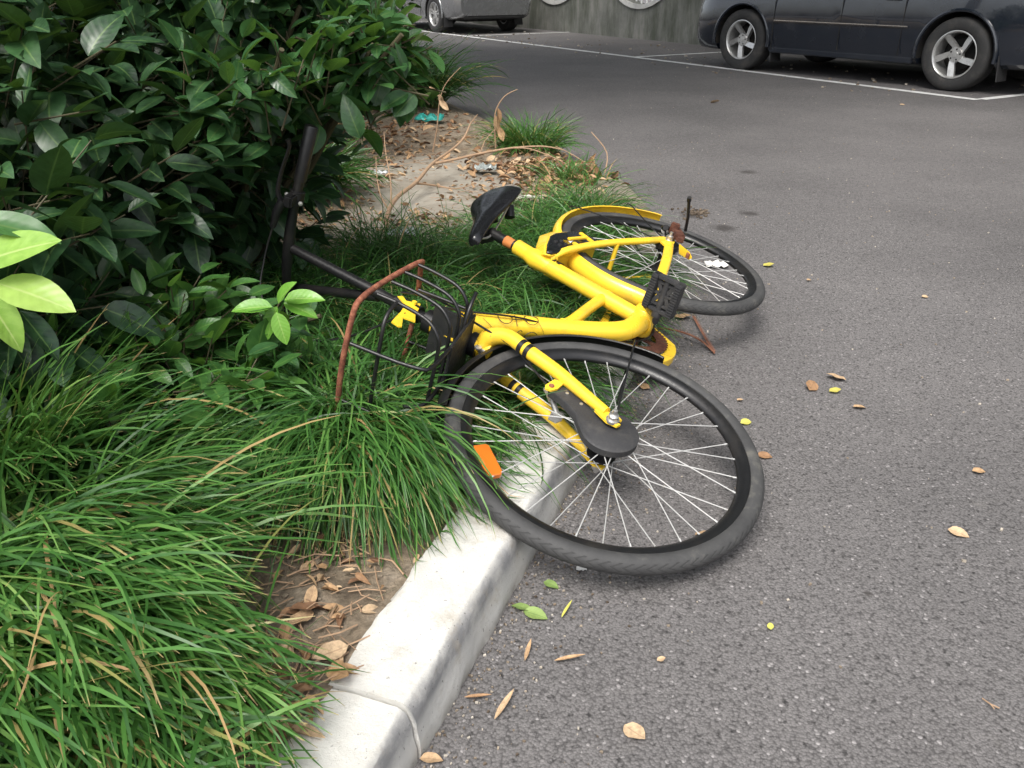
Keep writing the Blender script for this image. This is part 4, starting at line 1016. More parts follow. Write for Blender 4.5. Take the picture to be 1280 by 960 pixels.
clump((-.32, 1.60), 2300, (.30, .46), 'dense grass clump spilling over the kerb in front of the wheel', bias=-1.05, bstr=.60, bsd=.60, lean=(4, 42), end=(105, 168), spread=.075, keep=nopit, tint=(.12, .84), dry=.05, width=.0046, cs=[(-.36, 1.50), (-.31, 1.57), (-.42, 1.57), (-.27, 1.52), (-.36, 1.66)])
clump((-.58, 1.44), 300, (.20, .32), 'grass clump between the shrub and the rusty basket', bias=-.8, bstr=.6, bsd=.5, lean=(8, 45), end=(90, 140), spread=.08, keep=nopit, tint=(.15, .75), width=.0052)
# low grass under and round the bicycle
spots = []
for _ in range(900):
    y = rng.uniform(1.45, 3.62); x = rng.uniform(-1.25, .5)
    if x > kx(y) - .20: continue
    if y > 2.95 and x < -.10: continue
    if y > 3.25 and x < .08: continue
    if x < -.55 and y > 2.5: continue
    spots.append((x, y))
spots = spots[:330]
sp1 = [p for p in spots if p[0] < -.25]; sp2 = [p for p in spots if p[0] >= -.25]
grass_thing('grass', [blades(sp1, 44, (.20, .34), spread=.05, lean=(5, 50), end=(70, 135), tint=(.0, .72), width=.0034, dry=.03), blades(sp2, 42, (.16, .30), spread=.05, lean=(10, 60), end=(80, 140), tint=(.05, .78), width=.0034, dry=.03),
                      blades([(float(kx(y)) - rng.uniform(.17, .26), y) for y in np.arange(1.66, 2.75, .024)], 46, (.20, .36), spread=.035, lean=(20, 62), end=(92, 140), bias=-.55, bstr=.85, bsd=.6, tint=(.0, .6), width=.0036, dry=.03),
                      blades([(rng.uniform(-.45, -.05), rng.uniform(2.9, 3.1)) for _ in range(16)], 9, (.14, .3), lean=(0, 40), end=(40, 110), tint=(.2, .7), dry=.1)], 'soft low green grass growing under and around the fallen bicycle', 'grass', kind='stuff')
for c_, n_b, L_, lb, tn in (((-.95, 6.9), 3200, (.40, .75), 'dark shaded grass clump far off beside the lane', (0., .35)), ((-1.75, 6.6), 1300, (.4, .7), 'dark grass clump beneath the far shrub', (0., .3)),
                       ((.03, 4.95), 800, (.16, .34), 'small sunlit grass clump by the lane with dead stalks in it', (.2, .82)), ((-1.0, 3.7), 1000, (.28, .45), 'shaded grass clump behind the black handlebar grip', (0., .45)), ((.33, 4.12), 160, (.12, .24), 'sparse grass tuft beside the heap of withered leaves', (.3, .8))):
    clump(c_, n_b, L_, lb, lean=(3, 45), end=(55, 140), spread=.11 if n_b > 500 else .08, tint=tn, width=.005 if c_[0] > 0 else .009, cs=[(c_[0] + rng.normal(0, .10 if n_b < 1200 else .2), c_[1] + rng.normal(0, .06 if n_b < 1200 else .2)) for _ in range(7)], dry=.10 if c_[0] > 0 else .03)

# leaves
def leaf_tpl(L=1., W=.42, K=8, fold=.16, droop=.22, tip=1.5, wave=.0):
    t = np.linspace(0, 1, K); w_ = .5 * W * np.sin(np.pi * np.clip(t, 0, 1) ** .86) ** .66 * (1 - .15 * t ** 4); w_[0] = .012; w_[-1] = .004
    V = []; lt = []; ls = []
    for i in range(K):
        for s_ in (-1, -.5, 0, .5, 1):
            z = fold * abs(s_) * w_[i] * 2 - droop * t[i] ** 2 * L + wave * math.sin(t[i] * 11) * abs(s_)
            V.append((t[i] * L, s_ * w_[i], z)); lt.append(t[i]); ls.append(s_)
    F = [(i * 5 + j, (i + 1) * 5 + j, (i + 1) * 5 + j + 1, i * 5 + j + 1) for i in range(K - 1) for j in range(4)]
    return np.array(V), np.array(F), np.array(lt), np.array(ls)
def place_leaves(pos, dirs, ups, size, tpls, tint):
    parts = []; idx = rng.integers(0, len(tpls), len(pos))
    D = unit(dirs); U = unit(ups - (ups * D).sum(-1, keepdims=True) * D); Sd = np.cross(U, D)
    for k, (V, F, lt, ls) in enumerate(tpls):
        m = idx == k; n = m.sum()
        if not n: continue
        Rm = np.stack([D[m], Sd[m], U[m]], -1) * size[m][:, None, None]
        W_ = np.einsum('nij,vj->nvi', Rm, V) + pos[m][:, None, :]
        Fq = (F[None] + (np.arange(n) * len(V))[:, None, None]).reshape(-1, 4)
        parts.append((W_.reshape(-1, 3), Fq, {'tint': np.repeat(tint[m], len(V)), 'lt': np.tile(lt, n), 'ls': np.tile(ls, n)}))
    return join_np(parts)
TP = [leaf_tpl(W=.52, fold=.10, droop=.18), leaf_tpl(W=.47, fold=.20, droop=.34), leaf_tpl(W=.58, fold=.06, droop=.10), leaf_tpl(W=.44, fold=.22, droop=.05, wave=.015), leaf_tpl(W=.54, fold=.14, droop=.45, wave=.01)]
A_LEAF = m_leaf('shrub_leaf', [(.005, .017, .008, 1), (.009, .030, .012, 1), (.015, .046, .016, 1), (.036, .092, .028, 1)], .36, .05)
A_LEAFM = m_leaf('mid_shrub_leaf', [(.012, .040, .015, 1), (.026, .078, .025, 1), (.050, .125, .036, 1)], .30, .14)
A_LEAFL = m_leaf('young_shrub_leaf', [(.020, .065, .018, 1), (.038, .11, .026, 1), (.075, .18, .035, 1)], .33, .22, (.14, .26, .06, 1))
A_FRESH = m_leaf('fresh_leaf', [(.16, .32, .035, 1), (.29, .42, .10, 1)], .34, .22, (.42, .52, .18, 1), (.42, .62, .12, 1)); A_TIPS = m_leaf('tip_leaf', [(.09, .24, .03, 1), (.16, .34, .05, 1)], .30, .22, (.3, .45, .12, 1))
A_STEM = paint('green_brown_stem', (.07, .06, .03, 1), .7, .4, (.03, .02, .01, 1), 30)
A_TWIG = paint('dry_twig', (.34, .225, .14, 1), .85, .5, (.14, .085, .05, 1), 25)

def shoot_leaves(tip, d, nl, size, span=.22):
    """alternate leaves along the last part of a shoot"""
    P, D, U, Z = [], [], [], []; d = unit(np.asarray(d, float)); ref = np.array([0, 0, 1.]) if abs(d[2]) < .9 else np.array([1., 0, 0])
    s1 = unit(np.cross(d, ref)); s2 = np.cross(s1, d); a = rng.uniform(0, 6.28)
    for k in range(nl):
        t = k / max(nl - 1, 1); p = np.asarray(tip) - d * span * t; a += 2.4 + rng.normal(0, .3)
        side = s1 * math.cos(a) + s2 * math.sin(a) * .7
        out = unit(d * (.85 - .45 * t) + side * (.35 + .75 * t) + np.array([0, 0, -.22 + rng.normal(0, .2)]))
        P.append(p + out * .008); D.append(out); U.append(np.array([0, 0, 1.]) * .95 + side * .15 + d * -.2 + rng.normal(0, .28, 3)); Z.append(size * rng.uniform(.75, 1.12) * (1 - .25 * (t < .12)))
    return P, D, U, Z
HB0, HB1, HB2 = (BM @ bar0), (BM @ V3(.690, .878, .31)), (BM @ V3(.82, .5, 0))
def seg_d(p, a, b):
    p, a, b = (np.array(x, float) for x in (p, a, b)); ab = b - a; t = min(1, max(0, ((p - a) @ ab) / (ab @ ab))); return np.linalg.norm(p - a - ab * t)
def bush(name, ells, n, size, label, mat, cat='shrub', group=None, inner=.5, tint=(0, 1), down=.0, clear=True, root=None, nl=(5, 9), base=None, filt=None):
    """shoots grown through a set of ellipsoids; leaves in one crown mesh, stems in another"""
    PP, DD, UU, ZZ, TT = [], [], [], [], []; st = MB(); vol = np.array([e[1][0] * e[1][1] * e[1][2] for e in ells]); vol = vol / vol.sum()
    base = base or (ells[0][0][0], ells[0][0][1], .1)
    for _ in range(n):
        e = ells[rng.choice(len(ells), p=vol)] if rng.uniform() > .35 else ells[rng.integers(len(ells))]
        u = unit(rng.normal(0, 1, 3)); r = rng.uniform(inner, 1) ** .6; c = np.array(e[0]); tip = c + u * np.array(e[1]) * r
        if tip[2] < .13: continue
        if filt and not filt(tip): continue
        d = unit(u * .8 + np.array([0, 0, .35 + down]) + rng.normal(0, .3, 3))
        if clear and (seg_d(tip, HB0, HB1) < .13 or seg_d(tip, HB0, HB2) < .12): continue
        k = rng.integers(*nl); a, b, u_, z = shoot_leaves(tip, d, k, size, .03 * k)
        tn = rng.uniform(*tint) * .7 + .3 * rng.uniform(0, 1)
        PP += a; DD += b; UU += u_; ZZ += z; TT += list(np.clip(tn + rng.normal(0, .12, k), 0, 1))
        t_ = Vector(tip); q = t_ - Vector(d) * .032 * k; st.tube([t_, q], [.0013, .0024], 5, caps=False)
    PP, DD, UU, ZZ, TT = (np.array(x) for x in (PP, DD, UU, ZZ, TT))
    if clear:
        a0, b0, c0_ = (np.array(x) for x in (HB0, HB1, HB2))
        def dist(a, b):
            ab = b - a; mid = PP + DD * ZZ[:, None] * .5; t = np.clip(((mid - a) @ ab) / (ab @ ab), 0, 1)[:, None]; return np.linalg.norm(mid - a - ab * t, axis=1)
        ok = (dist(a0, b0) > .065) & (dist(a0, c0_) > .06)
        PP, DD, UU, ZZ, TT = PP[ok], DD[ok], UU[ok], ZZ[ok], TT[ok]
    v_, q_, a_ = place_leaves(PP, DD, UU, ZZ, TP, TT)
    rt = empty(name, (base[0], base[1], float(soil_z(base[0], base[1]))))
    tag(rt, label, cat, group)
    o = np_mesh('foliage', v_, q_, mat, a_); 
    for i in range(7):
        a = i * .9; e = ells[i % len(ells)]; tp = Vector(e[0]) + Vector((math.cos(a), math.sin(a), .2)) * .15
        b_ = Vector(base) + Vector((math.cos(a) * .05, math.sin(a) * .05, -.03)); st.tube([b_, b_.lerp(tp, .5) + Vector((.03 * math.cos(3 * a), .03, .02)), tp], [.014, .010, .006], 8, smoothpath=4)
    s_ = st.build('stems', A_STEM)
    for c_ in (o, s_): c_.parent = rt; c_.matrix_parent_inverse = Matrix.Translation(-rt.location)
    return rt
A_S = 'glossy leaved shrubs filling the bed'
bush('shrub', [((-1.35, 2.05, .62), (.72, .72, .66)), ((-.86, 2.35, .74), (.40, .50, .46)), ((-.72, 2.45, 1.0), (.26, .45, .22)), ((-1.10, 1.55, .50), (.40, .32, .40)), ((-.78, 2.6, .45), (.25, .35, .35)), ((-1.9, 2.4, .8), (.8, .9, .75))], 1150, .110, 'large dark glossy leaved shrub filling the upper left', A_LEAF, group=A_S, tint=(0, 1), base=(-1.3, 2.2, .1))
bush('shrub', [((-.48, 2.15, .82), (.17, .22, .10)), ((-.36, 2.30, .84), (.13, .22, .10)), ((-.62, 2.05, .76), (.20, .22, .14)), ((-.34, 2.2, .78), (.10, .12, .05)), ((-.38, 2.3, .90), (.11, .2, .06))], 115, .090, 'mid green leafy branches of the shrub reaching out over the bare soil', A_LEAFM, group=A_S, tint=(0, .7), base=(-.95, 2.5, .1), nl=(5, 8))
bush('shrub', [((-.85, 1.72, .28), (.32, .22, .17)), ((-.56, 1.80, .22), (.20, .14, .13)), ((-1.0, 1.50, .28), (.28, .20, .18)), ((-.70, 1.56, .24), (.26, .14, .12)), ((-.80, 1.40, .20), (.16, .10, .10))], 200, .088, 'low leafy green shrub growing out of the grass beside the handlebar', A_LEAFL, group=A_S, tint=(0, .8), base=(-.80, 1.85, .1), nl=(5, 8))
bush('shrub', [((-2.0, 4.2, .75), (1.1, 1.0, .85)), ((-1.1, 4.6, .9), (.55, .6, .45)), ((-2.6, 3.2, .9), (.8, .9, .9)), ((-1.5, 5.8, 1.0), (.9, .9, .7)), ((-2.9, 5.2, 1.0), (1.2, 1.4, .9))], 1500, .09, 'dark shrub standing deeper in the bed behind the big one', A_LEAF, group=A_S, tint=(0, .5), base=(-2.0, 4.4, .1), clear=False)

# bright new growth
def sprig(root, name, nodes, mat, label=None, parent=None):
    P = np.array([n_[0] for n_ in nodes]); D = np.array([n_[1] for n_ in nodes]); U = np.array([n_[2] for n_ in nodes]); Z = np.array([n_[3] for n_ in nodes])
    v_, q_, a_ = place_leaves(P, D, U, Z, [leaf_tpl(W=.52, K=10, fold=.10, droop=.12), leaf_tpl(W=.47, K=10, fold=.2, droop=.22, wave=.012)], rng.uniform(.1, 1, len(nodes))); return np_mesh(name, v_, q_, mat, a_, parent)
rt = empty('shrub', (-.98, 1.02, float(soil_z(-.98, 1.02)))); tag(rt, 'young shrub shoot with big yellow green new leaves at the left edge', 'shrub', A_S)
N0 = np.array([-.655, .996, .662])
o1_ = sprig(rt, 'new_leaves', [(N0 + (-.012, 0, .014), (.10, .0, .038), (.05, -.55, 1), .118), (N0 + (.018, -.01, -.004), (.10, -.02, -.022), (-.1, -.45, 1), .104), (N0 + (-.004, -.01, -.012), (.048, -.02, -.070), (.7, -.6, .4), .088), (N0 + (-.03, 0, 0), (-.08, .01, .02), (0, -.3, 1), .09)], A_FRESH)
nd = []
for k in range(16):
    t = k / 15; a = k * 2.4; p = np.array([-.95, 1.03, .12]) * (1 - t) + np.array([-.68, 1.0, .62]) * t + np.array([-.06 * math.sin(math.pi * t), 0, 0])
    nd.append((p, (math.cos(a) * .8, math.sin(a) * .5, .25), (0, 0, 1), .085 * rng.uniform(.8, 1.1)))
nd.append((np.array([-.665, 1.03, .722]), (.11, .0, -.012), (0, -.4, 1), .095))
o2_ = sprig(rt, 'foliage', nd, A_LEAFM)
st = MB(); st.tube([(-.98, 1.02, .10), (-.90, 1.02, .35), (-.76, 1.0, .55), tuple(N0)], [.006, .005, .004, .0025], 8, smoothpath=5); st.tube([(-.80, 1.0, .50), (-.72, 1.02, .66), (-.665, 1.03, .722)], [.003, .002, .0015], 6, smoothpath=3)
o3_ = st.build('stems', A_STEM)
for c_ in (o1_, o2_, o3_): c_.parent = rt; c_.matrix_parent_inverse = Matrix.Translation(-rt.location)
rt = empty('shrub', (-.60, 1.72, float(soil_z(-.60, 1.72)))); tag(rt, 'small shrub sprout with lime green tip leaves between handlebar and basket', 'shrub', A_S)
nd = []; q0 = np.array([-.485, 1.66, .385])
for k, (dx, dz, ds) in enumerate(((.09, .02, .085), (.085, -.02, .075), (-.03, -.06, .075), (.03, .05, .07), (-.08, .01, .08), (.02, -.07, .07))): nd.append((q0 + (dx * .1, -.01 * k, dz * .1), (dx, -.02, dz), (0, -.6, 1), ds))
o1_ = sprig(rt, 'new_leaves', nd, A_TIPS); nd = []
for k in range(26):
    a = k * 2.4; t = k / 25; p = np.array([-.60, 1.72, .12]) * (1 - t) + (q0 + (0, 0, -.02)) * t + rng.normal(0, .03, 3); nd.append((p, (math.cos(a), math.sin(a), .1), (0, -.2, 1), .072))
o2_ = sprig(rt, 'foliage', nd, A_LEAFM); st = MB(); st.tube([(-.60, 1.72, .09), (-.56, 1.70, .25), tuple(q0)], [.005, .004, .002], 8, smoothpath=4); o3_ = st.build('stems', A_STEM)
for c_ in (o1_, o2_, o3_): c_.parent = rt; c_.matrix_parent_inverse = Matrix.Translation(-rt.location)

# ------------------------------------------------------------------ litter of the bed
A_DEAD = m_dead(); TD = [leaf_tpl(W=.42, K=7, fold=.5, droop=.35), leaf_tpl(W=.5, K=7, fold=.25, droop=-.3, wave=.04), leaf_tpl(W=.3, K=7, fold=.7, droop=.2), leaf_tpl(W=.38, K=7, fold=.3, droop=.6)]
P, Z = [], []
def scatter(n, fx, size, lift=.008):
    for _ in range(n):
        x, y = fx()
        if x > kx(y) - .15 and y < 3.9 or x > kx(y): continue
        P.append((x, y, float(soil_z(x, y)) + rng.uniform(.002, lift + .008))); Z.append(size * rng.uniform(.45, 1.15))
scatter(75, lambda: (-.30 + rng.normal(0, .055), rng.uniform(.78, 1.04)), .056, .008); scatter(35, lambda: (-.27 + rng.normal(0, .06), rng.uniform(1.05, 1.25)), .03, .006)
scatter(650, lambda: (rng.uniform(-1.7, .5), rng.uniform(2.9, 6.4)), .052)
scatter(420, lambda: (rng.normal(.12, .20), rng.normal(4.3, .28)), .062, .03)
scatter(200, lambda: (rng.normal(-.75, .25), rng.normal(5.3, .5)), .06)
scatter(160, lambda: (rng.uniform(-1.0, -.2), rng.normal(3.35, .12)), .045); scatter(520, lambda: (rng.uniform(-1.0, .1), rng.uniform(3.2, 4.7)), .026, .006)
P = np.array(P); n = len(P); a = rng.uniform(0, 6.28, n)
v_, q_, a_ = place_leaves(P, np.stack([np.cos(a), np.sin(a), rng.normal(0, .18, n)], 1), rng.normal(0, .35, (n, 3)) + (0, 0, 1), np.array(Z), TD, rng.uniform(0, 1, n) ** .9)
tag(np_mesh('leaf_litter', v_, q_, A_DEAD, a_), 'dry brown leaf litter scattered over the soil of the bed', 'leaf litter', kind='stuff')
# twigs and pine needle scraps
mb = MB()
for _ in range(420):
    if rng.uniform() < .3: x, y = -.31 + rng.normal(0, .06), rng.uniform(.72, 1.26)
    else: x, y = rng.uniform(-1.5, .45), rng.uniform(3.0, 5.8)
    if x > kx(y) - .15: continue
    z = float(soil_z(x, y)) + .006; a = rng.uniform(0, 6.28); l = rng.uniform(.02, .09) * (1 if y < 2 else 1.6); b = a + rng.normal(0, .4)
    mb.tube([(x, y, z), (x + l * .5 * math.cos(a), y + l * .5 * math.sin(a), z + rng.uniform(0, .012)), (x + l * .5 * (math.cos(a) + math.cos(b)), y + l * .5 * (math.sin(a) + math.sin(b)), z + .002)], rng.uniform(.0007, .0018), 4)
tag(mb.build('twig_litter', A_TWIG), 'broken twigs and dry needles strewn on the soil', 'twigs', kind='stuff')
mb = MB()
for _ in range(260):
    if rng.uniform() < .5: x, y = -.32 + rng.normal(0, .08), rng.uniform(.7, 1.3)
    else: x, y = rng.uniform(-1.2, .4), rng.uniform(2.9, 4.6)
    if x > kx(y) - .15: continue
    r = rng.uniform(.003, .009); c = Vector((x, y, float(soil_z(x, y)) + r * .3)); 
    bm = bmesh.new(); bmesh.ops.create_icosphere(bm, subdivisions=1, radius=r); vs = [c + Vector((q.co.x * rng.uniform(.7, 1.3), q.co.y * rng.uniform(.7, 1.3), q.co.z * .7)) for q in bm.verts]; bm.verts.index_update(); mb.add(vs, [[q.index for q in f.verts] for f in bm.faces], False); bm.free()
tag(mb.build('soil_crumbs', A_SOIL), 'crumbs of dry earth on the bed', 'earth crumbs', kind='stuff')

# fallen branch, forked, bark pale brown
mb = MB()
br_ = [at(483, 300, .10), at(484, 284, .125), at(485, 266, .15), at(497, 246, .16), at(520, 228, .17), at(536, 209, .19), at(546, 200, .20)]
mb.tube(br_, [.0105, .010, .0095, .009, .0085, .0075, .007], 9, smoothpath=4)
mb.tube([br_[-1], at(566, 186, .23), at(580, 172, .27), at(588, 155, .32), at(597, 143, .34)], [.0065, .0055, .005, .004, .002], 8, smoothpath=4)
mb.tube([at(540, 205, .19), at(565, 200, .20), at(600, 192, .22), at(640, 185, .24), at(680, 183, .25), at(706, 188, .24)], [.0075, .0065, .006, .005, .004, .002], 8, smoothpath=4)
mb.tube([at(640, 185, .24), at(662, 186, .25), at(690, 196, .22), at(708, 205, .19)], [.004, .003, .0025, .0015], 6, smoothpath=3)
mb.tube([at(486, 262, .15), at(476, 245, .17), at(471, 220, .22), at(470, 196, .28)], [.004, .003, .0025, .0015], 6, smoothpath=3)
mb.tube([at(489, 254, .155), at(488, 225, .22), at(482, 190, .30), at(480, 165, .36)], [.004, .0032, .0025, .0015], 6, smoothpath=3)
mb.tube([at(520, 229, .165), at(545, 232, .13), at(570, 236, .125), at(592, 230, .13)], [.005, .004, .003, .0015], 6, smoothpath=3)
mb.tube([at(600, 192, .22), at(606, 176, .26), at(618, 162, .3)], [.003, .0025, .0015], 6)
tag(mb.build('fallen_branch', A_TWIG), 'pale forked dead branch lying across the bare soil behind the saddle', 'branch')
def stalk(pts, r0, leaves, label, seed):
    m_ = MB(); m_.tube(pts, [r0 * (1 - .7 * i / (len(pts) - 1)) for i in range(len(pts))], 6, smoothpath=4)
    rt = empty('dead_stalk', pts[0]); tag(rt, label, 'dead stalk', 'withered stalks standing in the bed'); o = m_.build('stem', A_TWIG)
    P = np.array([l[0] for l in leaves]); D = np.array([l[1] for l in leaves]); 
    v_, q_, a_ = place_leaves(P, D, rng.normal(0, .4, (len(P), 3)) + (0, -1, .2), np.array([l[2] for l in leaves]), TD, rng.uniform(.5, 1, len(P))); lo = np_mesh('dry_leaves', v_, q_, A_DEAD, a_)
    for c_ in (o, lo): c_.parent = rt; c_.matrix_parent_inverse = Matrix.Translation(-rt.location)
b = at(620, 190, .10)
stalk([b, b + Vector((-.005, 0, .12)), b + Vector((0, 0, .22)), b + Vector((.05, 0, .30)), b + Vector((.12, 0, .335))], .006, [(b + Vector((.0, 0, .2)), (.2, 0, -1), .12), (b + Vector((.01, 0, .24)), (.1, 0, -1), .10), (b + Vector((.02, -.01, .14)), (.3, 0, -1), .08)], 'curved dead stalk rising from the small clump by the lane', 1)
b = at(541, 190, .10)
stalk([b, b + Vector((.03, 0, .14)), b + Vector((.05, 0, .28)), b + Vector((.09, 0, .37)), b + Vector((.17, 0, .45))], .005, [(b + Vector((.045, 0, .30)), (-.5, 0, .5), .07), (b + Vector((.05, 0, .31)), (.2, .1, -1), .075), (b + Vector((.05, -.01, .28)), (.6, 0, -.6), .07), (b + Vector((-.06, .1, .10)), (.5, 0, .3), .07)], 'thin dead stalk with a tuft of dry leaves near the teal scrap', 2)
# withered cuttings by the lane
rt0 = at(748, 240, .03); rt = empty('withered_cutting', rt0); tag(rt, 'heap of curled brown withered leaves at the edge of the lane', 'withered cutting')
P, D, Z_ = [], [], []
for k in range(30):
    p = rt0 + Vector((rng.uniform(-.14, .07), rng.uniform(-.10, .25), .03)); P.append(tuple(p)); D.append((rng.normal(0, .45), rng.normal(0, .3), rng.uniform(.2, 1.1))); Z_.append(rng.uniform(.06, .13))
v_, q_, a_ = place_leaves(np.array(P), np.array(D), rng.normal(0, .8, (30, 3)) + (0, -1, .2), np.array(Z_), TD, rng.uniform(.0, .45, 30)); lo = np_mesh('dry_leaves', v_, q_, A_DEAD, a_)
m_ = MB(); m_.tube([rt0 + Vector((.08, -.12, .0)), rt0 + Vector((.02, 0, .06)), rt0 + Vector((-.08, .2, .12)), rt0 + Vector((-.2, .35, .16))], [.005, .004, .003, .002], 6, smoothpath=4); m_.tube([rt0 + Vector((.02, 0, .06)), rt0 + Vector((.05, .15, .16)), rt0 + Vector((-.02, .3, .24))], [.004, .003, .002], 6, smoothpath=4); so_ = m_.build('stem', A_TWIG)
for c_ in (so_, lo): c_.parent = rt; c_.matrix_parent_inverse = Matrix.Translation(-rt.location)

# rubbish
def scrap(px, py, z, w_, h_, col, label, name, cat, rough=.6, crump=.35, rz=0, seed=0):
    r2 = np.random.default_rng(seed + 5); N = 9; V = []; c = at(px, py, z)
    for i in range(N):
        for j in range(N):
            u, v2 = i / (N - 1) - .5, j / (N - 1) - .5; e = 1 - .35 * (abs(u) * 2) ** 3 * r2.uniform(.3, 1) 
            x, y = u * w_, v2 * h_ * e + r2.normal(0, h_ * .03); zz = crump * min(w_, h_) * (abs(math.sin(u * 9 + seed) * math.cos(v2 * 7 + seed * 2)) * .6 + r2.uniform(0, .3))
            V.append((c.x + x * math.cos(rz) - y * math.sin(rz), c.y + x * math.sin(rz) + y * math.cos(rz), c.z + zz))
    F = [(i * N + j, (i + 1) * N + j, (i + 1) * N + j + 1, i * N + j + 1) for i in range(N - 1) for j in range(N - 1)]
    m_ = MB(); m_.add(V, F, False); Mt = Mat(name + '_mat'); Mt.set(Mt.ramp(Mt.noise(Mt.coord(), 40, 4), [(.3, tuple(x * .7 for x in col)), (.6, col)]), rough)
    o = m_.build(name, Mt.m); sd = o.modifiers.new('t', 'SOLIDIFY'); sd.thickness = .0008; tag(o, label, cat); return o
scrap(537, 150, .11, .19, .16, (.05, .42, .36), 'crumpled teal plastic scrap on the soil beside the far grass', 'plastic_scrap', 'litter', .4, seed=1)
scrap(475, 217, .12, .075, .06, (.72, .74, .76), 'crumpled white tissue near the shrub on the bare soil', 'tissue', 'litter', seed=2)
scrap(505, 294, .115, .12, .09, (.42, .45, .45), 'crumpled clear plastic wrapper at the foot of the dead branch', 'plastic_wrapper', 'litter', .2, seed=3)
scrap(655, 247, .125, .17, .05, (.60, .56, .50), 'torn strip of pale bark lying behind the saddle', 'bark_strip', 'litter', .8, seed=4, crump=.25)
scrap(607, 212, .12, .11, .09, (.30, .33, .32), 'grey plastic scrap under the small clump by the lane', 'plastic_scrap', 'litter', .25, seed=6)
scrap(895, 332, .004, .085, .07, (.74, .72, .68), 'crumpled white tissue seen through the rear wheel', 'tissue', 'litter', seed=7)
scrap(727, 711, .004, .02, .012, (.7, .7, .68), 'small white paper bit beneath the front tyre', 'paper_bit', 'litter', seed=8)

# leaves lying one by one on the lane
A_YLEAF = m_leaf('yellow_leaf', [(.40, .34, .07, 1), (.50, .48, .10, 1)], .6, .1, (.5, .4, .15, 1)); A_GLEAF = m_leaf('green_leaf', [(.12, .20, .05, 1), (.22, .30, .09, 1)], .6, .1)
TF = [leaf_tpl(W=.72, K=7, fold=.10, droop=-.12, wave=.03), leaf_tpl(W=.62, K=7, fold=.16, droop=.12, wave=.02)]; TN = [leaf_tpl(W=.17, K=7, fold=.3, droop=-.1)]
LEAVES = [
 (1014, 484, .045, 60, 'd', .45, 'curled orange brown leaf left of the pale one right of the wheel'), (1046, 473, .048, 150, 'd', .85, 'pale tan leaf, uppermost of the four right of the wheel'), (1043, 489, .030, 10, 'y', .2, 'small ochre leaf under the pale tan one right of the wheel'),
 (1074, 509, .032, 0, 'd', .75, 'pinkish tan leaf, lowest of the four right of the wheel'), (932, 528, .030, 20, 'y', .8, 'yellow green leaf just above the rim of the front wheel'), (955, 570, .032, -10, 'd', .4, 'rust coloured curled leaf touching the right side of the front tyre'),
 (1223, 589, .028, 0, 'd', .7, 'orange leaf lying alone near the right edge'), (1197, 666, .036, -35, 'd', .9, 'torn tan leaf low at the right side of the lane'), (960, 332, .040, 10, 'y', .1, 'ochre leaf just right of the rear wheel'),
 (706, 825, .034, 8, 'n', .7, 'long narrow tan leaf on the lane in front of the kerb'), (627, 888, .040, 60, 'n', .9, 'narrow yellow leaf standing upright in the picture by the kerb foot'), (659, 818, .030, 75, 'n', .75, 'narrow tan leaf next to the kerb beneath the tyre'),
 (592, 872, .028, 0, 'n', .5, 'narrow orange leaf against the foot of the kerb'), (792, 916, .036, -48, 'd', .95, 'pale folded leaf at the bottom of the lane'), (538, 949, .030, 0, 'd', .8, 'round tan leaf at the bottom edge by the kerb'),
 (652, 760, .034, 150, 'g', .4, 'broad green leaf beside the kerb under the front wheel'), (668, 768, .040, -20, 'g', .7, 'second pale green leaf lying on the broad one by the kerb'), (707, 766, .030, 60, 'ny', .9, 'slender lime leaf right of the green pair'),
 (963, 784, .014, 80, 'y', 1., 'tiny lime leaf low in the middle of the lane'), (826, 825, .014, 20, 'd', .9, 'tiny pale leaf low left of the lime one'), (877, 668, .028, 10, 'd', .8, 'tan leaf seen through the spokes near the lower rim'),
 (688, 731, .028, -30, 'g', .2, 'dull green leaf under the edge of the front tyre'), (765, 541, .034, 0, 'g', .9, 'pale green leaf behind the hub of the front wheel'), (805, 484, .032, 150, 'd', .7, 'orange tan leaf seen through the top of the front wheel'),
 (1156, 371, .022, 0, 'd', .9, 'small pale leaf in the middle of the lane at the right'), (1128, 131, .045, 0, 'd', .9, 'pale leaf just outside the bay line by the dark car'), (893, 128, .075, 5, 'd', .95, 'pale flat leaf far up the lane below the front of the dark car'),
 (852, 397, .05, 0, 'd', .75, 'tan leaf just below the rear tyre'), (1011, 350, .02, 30, 'd', .8, 'small tan leaf right of the rear tyre'), (925, 500, .018, 20, 'd', .85, 'tiny tan leaf above the front wheel')]
for px, py, sz, ang, kd, tn, lb in LEAVES:
    p = at(px, py, .005); a = R(ang); tp = TN if 'n' in kd else TF
    mt = A_YLEAF if 'y' in kd else (A_GLEAF if kd == 'g' else A_DEAD)
    v_, q_, a_ = place_leaves(np.array([(p.x - sz / 2 * math.cos(a), p.y - sz / 2 * math.sin(a), .006)]), np.array([(math.cos(a), math.sin(a), .03)]), np.array([(rng.normal(0, .25), rng.normal(0, .25), 1.)]), np.array([sz * (1.5 if tp is TN else 1.1)]), tp, np.array([tn]))
    tag(np_mesh('fallen_leaf', v_, q_, mt, a_), lb, 'fallen leaf', 'single leaves fallen on the lane')
